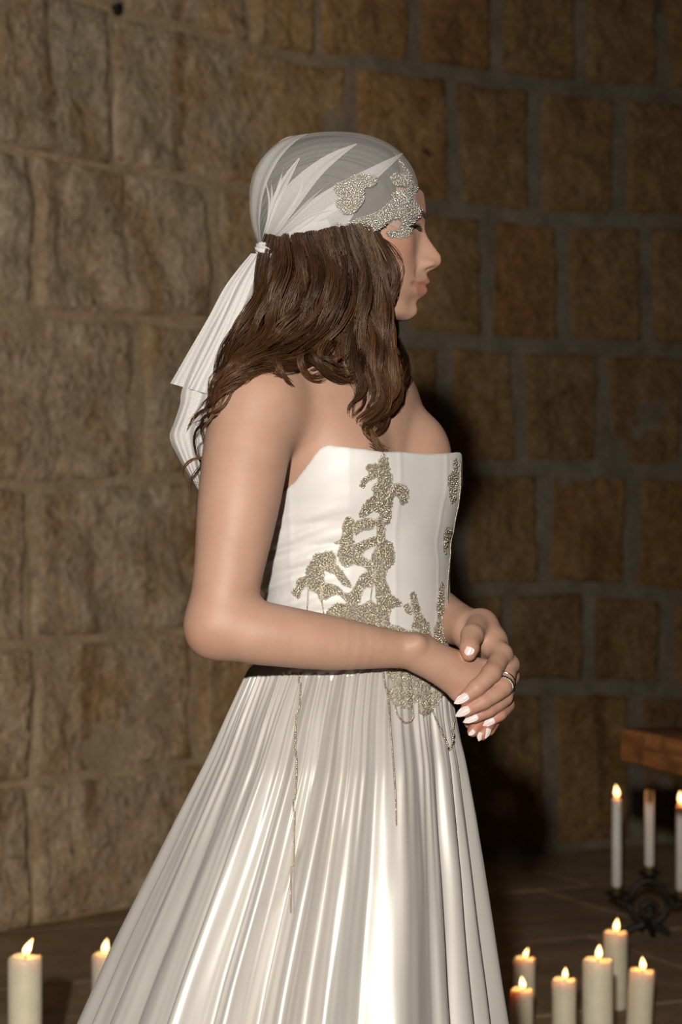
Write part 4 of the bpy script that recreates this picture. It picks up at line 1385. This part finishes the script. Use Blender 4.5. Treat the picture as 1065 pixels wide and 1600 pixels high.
def surf_Y(px, py, Y, clear=.006):
    p, n = hit(bv_body, px, py)
    p2, n2 = hit(bv_gown, px, py)
    y = Y
    if p is not None: y = min(y, p[1] - clear)
    if p2 is not None: y = min(y, p2[1] - clear)
    return y
LOCKS = [
    # points, depth at root / end, strands, radius root / mid / end
    ([(438, 372), (424, 420), (400, 490), (366, 556), (338, 606), (322, 646)], (2.345, 2.30), 190, (.020, .017, .007), 1),
    ([(448, 370), (438, 440), (414, 510), (372, 572), (334, 626), (296, 668)], (2.335, 2.28), 150, (.020, .014, .003), 1),
    ([(460, 366), (462, 440), (436, 512), (396, 560), (352, 604), (330, 652)], (2.328, 2.27), 200, (.020, .018, .005), 1),
    ([(472, 364), (484, 440), (460, 505), (424, 548), (378, 580), (344, 618)], (2.322, 2.27), 200, (.020, .018, .006), 1),
    ([(488, 362), (504, 440), (492, 500), (456, 544), (412, 570), (362, 602)], (2.318, 2.27), 210, (.020, .019, .005), 1),
    ([(502, 360), (524, 430), (520, 496), (488, 544), (448, 570), (404, 576)], (2.315, 2.28), 210, (.020, .019, .006), 1),
    ([(476, 420), (448, 500), (414, 556), (440, 580), (478, 594), (512, 598), (548, 590), (556, 568)], (2.33, 2.33), 70, (.016, .006, .003), 2),
    ([(500, 420), (486, 500), (460, 556), (492, 580), (528, 584), (552, 570)], (2.32, 2.33), 150, (.018, .013, .006), 2),
    ([(516, 400), (512, 480), (506, 550), (524, 580), (548, 560)], (2.315, 2.32), 160, (.018, .016, .008), 2),
    ([(516, 358), (540, 420), (556, 480), (540, 540), (530, 575)], (2.314, 2.32), 170, (.016, .016, .008), 1),
    ([(528, 356), (546, 430), (536, 500), (544, 560), (564, 610), (550, 640), (546, 656)], (2.314, 2.30), 130, (.014, .013, .003), 1),
    ([(540, 354), (562, 430), (562, 500), (572, 560), (592, 620), (576, 656), (560, 672)], (2.316, 2.30), 190, (.015, .014, .004), 1),
    ([(552, 352), (582, 430), (588, 500), (600, 560), (612, 610), (588, 648), (568, 668), (584, 696), (612, 714)], (2.320, 2.32), 170, (.014, .013, .002), 1),
    ([(562, 350), (590, 420), (592, 480), (606, 540), (618, 590), (602, 638), (574, 664)], (2.325, 2.34), 190, (.014, .014, .004), 1),
    ([(572, 350), (602, 405), (604, 450), (590, 500), (606, 560), (624, 600), (614, 634)], (2.330, 2.36), 150, (.012, .011, .003), 1),
    ([(556, 440), (572, 520), (584, 580), (600, 630), (584, 668), (566, 676)], (2.318, 2.31), 150, (.013, .014, .004), 1),
    ([(590, 470), (612, 520), (618, 570), (624, 606), (612, 636)], (2.43, 2.43), 120, (.016, .013, .004), 1),
    ([(570, 470), (596, 540), (602, 590), (616, 630)], (2.42, 2.41), 120, (.020, .016, .006), 1),
    ([(610, 480), (622, 520), (624, 560), (620, 600)], (2.455, 2.45), 70, (.006, .005, .002), 1),
    ([(480, 400), (480, 470), (470, 540), (480, 575)], (2.36, 2.37), 160, (.022, .024, .014), 1),
    ([(530, 400), (540, 480), (545, 540), (560, 590)], (2.345, 2.36), 160, (.022, .022, .012), 1),
    ([(440, 400), (430, 470), (400, 540), (380, 590)], (2.37, 2.36), 150, (.020, .022, .012), 1),
    ([(360, 600), (330, 650), (312, 690), (298, 716), (300, 742), (311, 768)], (2.32, 2.34), 34, (.007, .004, .0015), 2),
    ([(400, 566), (366, 590), (340, 630), (328, 664), (318, 690)], (2.24, 2.26), 26, (.006, .004, .001), 1),
    ([(350, 600), (330, 640), (300, 664), (286, 672)], (2.29, 2.30), 20, (.005, .003, .0006), 1),
]
SEG = 30
SV, SF, ST = [], [], []
voff = 0
def add_strands(C3, n, rads, wav, seed, r_s=.00042, bright=1.0):
    global voff
    rr = np.random.default_rng(seed)
    m = len(C3)
    T_ = np.gradient(C3, axis=0); T_ /= np.linalg.norm(T_, axis=1)[:, None] + 1e-9
    dep = np.array([0, 1.0, 0]); A_ = np.cross(T_, dep); A_ /= np.linalg.norm(A_, axis=1)[:, None] + 1e-6
    s = np.linspace(0, 1, m)
    R_ = np.interp(s, [0, .5, 1], rads)
    ph0 = rr.uniform(0, 6.28)
    Ltot = np.linalg.norm(np.diff(C3, axis=0), axis=1).sum()
    nsub = max(1, int(round(n / 21)))
    subs = []
    for _ in range(nsub):
        q_ = math.sqrt(rr.uniform(0, 1)) * .88; an = rr.uniform(0, 6.28)
        subs.append((q_ * math.cos(an), q_ * math.sin(an) * .62, rr.normal(0, .9), rr.uniform(.5, 1.75), rr.uniform(.75, 1.35)))
    for i in range(n):
        su = subs[i % nsub]
        rad = math.sqrt(rr.uniform(0, 1)) * .21; an = rr.uniform(0, 6.28)
        a0, b0 = su[0] + rad * math.cos(an), su[1] + rad * math.sin(an) * .8
        ph = ph0 + su[2] + rr.normal(0, .15)
        k_ = Ltot / (.13 * su[4])
        wv = wav * (.0060 * np.sin(2 * math.pi * k_ * s + ph) * np.clip(s * 3, 0, 1))
        wd = wav * (.0055 * np.cos(2 * math.pi * k_ * s + ph) * np.clip(s * 3, 0, 1))
        tw = 1.2 * s * rr.choice([-1, 1]) * .5
        a_ = a0 * np.cos(tw) - b0 * np.sin(tw); b_ = a0 * np.sin(tw) + b0 * np.cos(tw)
        fz = .0008 * np.sin(s * rr.uniform(5, 11) + rr.uniform(0, 6)) * rr.uniform(0, 1.6)
        P_ = C3 + A_ * (a_ * R_ + wv + fz)[:, None] + dep * (b_ * R_ + wd)[:, None]
        end = int(m * rr.uniform(.80, 1.0)); 
        Pm = P_[:end] if end >= 8 else P_
        mm = len(Pm)
        rv = r_s * rr.uniform(.75, 1.3) * np.interp(np.linspace(0, 1, mm), [0, .8, 1], [1, .9, .3])
        t_ = np.gradient(Pm, axis=0); t_ /= np.linalg.norm(t_, axis=1)[:, None] + 1e-9
        u_ = np.cross(t_, dep); u_ /= np.linalg.norm(u_, axis=1)[:, None] + 1e-6; w_ = np.cross(t_, u_)
        an3 = np.array([0, 2.094, 4.189]) + rr.uniform(0, 2)
        V_ = Pm[:, None] + rv[:, None, None] * (np.cos(an3)[None, :, None] * u_[:, None] + np.sin(an3)[None, :, None] * w_[:, None])
        SV.append(V_.reshape(-1, 3))
        i0 = (np.arange(mm - 1) * 3)[:, None]; j = np.arange(3)[None]
        q = np.stack([i0 + j, i0 + (j + 1) % 3, i0 + 3 + (j + 1) % 3, i0 + 3 + j], -1).reshape(-1, 4)
        SF.append(q + voff); voff += mm * 3
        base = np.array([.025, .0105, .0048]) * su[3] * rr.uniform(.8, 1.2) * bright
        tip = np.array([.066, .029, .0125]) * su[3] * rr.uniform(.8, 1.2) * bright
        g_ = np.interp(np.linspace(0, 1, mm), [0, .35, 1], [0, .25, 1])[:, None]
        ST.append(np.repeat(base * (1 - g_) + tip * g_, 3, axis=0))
for li, (pts, (y0, y1), n, rads, wav) in enumerate(LOCKS):
    Pp = spline(pts, SEG + 6)
    s = np.linspace(0, 1, len(Pp))
    Yv = np.array([surf_Y(x, y, y0 + (y1 - y0) * t, .004 + .5 * np.interp(t, [0, .5, 1], rads)) for (x, y), t in zip(Pp, s)])
    for _ in range(4):
        Yv = np.minimum(Yv, np.convolve(np.pad(Yv, 2, mode='edge'), np.ones(5) / 5, 'valid') + .002)
        Yv = np.convolve(np.pad(Yv, 1, mode='edge'), np.ones(3) / 3, 'valid')
    C3 = np.array([W(x, y, yy) for (x, y), yy in zip(Pp, Yv)])
    add_strands(C3, n, rads, wav, 500 + li, bright=.35 if 16 <= li <= 21 else 1.0)  # deeper and far locks: shade painted in as darker strand colour
# a few fine hairs across the cheek
for k_ in range(9):
    o_ = hr.normal(0, 2.5, 2)
    pts = [(588 + o_[0], 366), (612 + o_[0], 388), (626 + o_[0] + o_[1], 414), (626 + o_[1], 436), (616 + o_[1] * 2, 470), (606 + o_[0] * 2, 502)]
    Pp = spline(pts[:5 + k_ % 2], SEG)
    C3 = np.array([W(x, y, surf_Y(x, y, 2.36, .0015)) for x, y in Pp])
    for _ in range(3): C3[1:-1, 1] = (C3[:-2, 1] + C3[1:-1, 1] + C3[2:, 1]) / 3 - .0004
    add_strands(C3, 1, (.0005, .0005, .0003), .3, 900 + k_, .00030, 1.6)
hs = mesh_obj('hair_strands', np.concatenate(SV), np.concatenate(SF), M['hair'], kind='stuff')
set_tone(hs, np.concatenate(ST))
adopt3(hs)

# ------------------------------------------------------------------ face details, nails, ring
def face_pt(u, w, side=-1):
    p, n = hit(bv_body, CX + (u - CX), w)
    return p, n
rr = np.random.default_rng(77)
for side in (-1, 1):
    parts = []
    for k_ in range(190):                                     # eyebrow hairs
        t = rr.uniform(0, 1)
        v_ = side * (7 + 42 * t); w_ = 341 - 5 * math.sin(t * 2.6) + 4.5 * t * t + rr.normal(0, 2.2)
        a0 = np.array([0, YB + v_ / SB, H - (w_ - HY) / SB])
        q, n_, i_, d_ = bv_body.ray_cast(Vector((.35, a0[1], a0[2])), Vector((-1, 0, 0)))
        if q is None: continue
        q = np.array(q); n_ = np.array(n_)
        dirv = np.array([-.25 * 1, side * 1.0, rr.normal(.25, .2)]); dirv -= n_ * (dirv @ n_); dirv /= np.linalg.norm(dirv)
        L_ = rr.uniform(.004, .007)
        parts.append(tube(np.array([q + n_ * .0002, q + dirv * L_ * .6 + n_ * .0012, q + dirv * L_ + n_ * .0008]), [.0007, .0006, .00015], 4))
    V_, F_ = merge(parts); adopt(bride, mesh_obj('eyebrow', V_, F_, M['brow'], kind='stuff'))
    parts = []
    for k_ in range(46):                                     # lashes
        t = k_ / 45; v_ = side * (24 + 27 * t); w_ = 360.5 - 3.0 * math.sin(t * 3.14)
        q, n_, i_, d_ = bv_body.ray_cast(Vector((.35, YB + v_ / SB, H - (w_ - HY) / SB)), Vector((-1, 0, 0)))
        if q is None: continue
        q = np.array(q)
        out = np.array([.0085, side * (.001 + .005 * t), -.0022 + rr.normal(0, .0012)]) * rr.uniform(.75, 1.1)
        parts.append(tube(np.array([q - out * .15, q + out * .5 + [0, 0, -.0012], q + out + [0, 0, .0012]]), [.0006, .00045, .0001], 4))
    V_, F_ = merge(parts); adopt(bride, mesh_obj('eyelashes', V_, F_, M['brow'], kind='stuff'))

def nail(base, tip, width, toward, name='fingernail'):
    """long almond nail from base to tip, curved across, facing 'toward'"""
    base, tip, toward = (np.asarray(a, float) for a in (base, tip, toward))
    ax = tip - base; L_ = np.linalg.norm(ax); ax /= L_
    up = toward - ax * (toward @ ax); up /= np.linalg.norm(up); sd = np.cross(ax, up)
    n, m = 12, 9
    top = np.zeros((n, m, 3)); bot = top.copy()
    for i in range(n):
        s = i / (n - 1)
        wd = width / 2 * (math.sqrt(max(0, 1 - (1 - min(1, s / .25)) ** 2)) * .35 + .65 if s < .25 else 1.0) * (1 - max(0, (s - .4) / .6) ** 2.2 * .93)
        for j in range(m):
            t = j / (m - 1) * 2 - 1
            arch = -(t * t) * wd * .42 - .10 * L_ * max(0, s - .3) ** 2
            q = base + ax * L_ * s + sd * wd * t + up * arch
            top[i, j] = q + up * .0007; bot[i, j] = q - up * .0006
    Vn = np.concatenate([top.reshape(-1, 3), bot.reshape(-1, 3)])
    g = grid_faces(n, m)
    fs = [tuple(q) for q in g] + [tuple(q[::-1] + n * m) for q in g]
    rim = [i * m for i in range(n)] + [(n - 1) * m + j for j in range(1, m)] + [i * m + m - 1 for i in range(n - 2, -1, -1)] + [j for j in range(m - 2, 0, -1)]
    for a, b in zip(rim, rim[1:] + rim[:1]): fs.append((a, b, b + n * m, a + n * m))
    return adopt(bride, mesh_obj(name, Vn, fs, M['nail']))
cdir = np.array([0, -1.0, .35])
def surf_at(px, py, dY=0.0, fallback=2.27):
    p, n = hit(bv_body, px, py)
    return (p[1] if p is not None else fallback) + dY
def nail_px(b, t, width, tdY=.0015, up=cdir):
    m_ = ((b[0] + t[0]) / 2, (b[1] + t[1]) / 2)
    yb = min(surf_at(b[0], b[1]), surf_at(m_[0], m_[1]) + .0008) - .0004
    return nail(W(b[0], b[1], yb), W(t[0], t[1], yb + tdY), width, up)
nail_px((731, 1086), (709, 1099), .0098)
nail_px((733, 1106), (711, 1119), .0098)
nail_px((746, 1118), (723, 1128.5), .0092)
nail_px((772, 1124), (753, 1134), .0085, up=np.array([-.2, -1, -.1]))
nail_px((734, 1011), (729, 1024), .0125, tdY=-.0016, up=np.array([-.15, -1, .45]))
nail_px((740, 1140), (732, 1149), .0070, up=np.array([-.6, -1, 0]))
nail_px((752, 1144), (748, 1158), .0075, up=np.array([.2, -1, 0]))
nail_px((764, 1138), (758, 1154), .0075, up=np.array([.3, -1, 0]))
# two rings on the finger below the forefinger
ra, rb = lhand_f[1][0][0], lhand_f[1][0][1]
axr = (rb - ra) / np.linalg.norm(rb - ra)
a1 = np.cross(axr, [0, 0, 1.0]); a1 /= np.linalg.norm(a1); a2 = np.cross(axr, a1)
for fr, rr_, th__, nm, lab in ((.72, .0121, .0011, 'finger_ring', 'plain narrow silver ring'), (.92, .0122, .0017, 'finger_ring', 'twisted wider silver ring')):
    c_ = ra + (rb - ra) * fr
    n_ = 96
    if th__ < .0012:
        pth = [c_ + rr_ * (math.cos(t) * a1 + math.sin(t) * a2) for t in np.linspace(0, 2 * math.pi, n_, endpoint=False)]
        V_, F_ = tube(pth, th__, 8, True)
    else:
        prt = []
        for s_ in (0, math.pi):
            pth = [c_ + (rr_ + .0008 * math.cos(14 * t + s_)) * (math.cos(t) * a1 + math.sin(t) * a2) + axr * .0016 * math.sin(14 * t + s_) for t in np.linspace(0, 2 * math.pi, 160, endpoint=False)]
            prt.append(tube(pth, .0010, 6, True))
        V_, F_ = merge(prt)
    adopt(bride, mesh_obj(nm, V_, F_, M['silver'], label=lab))
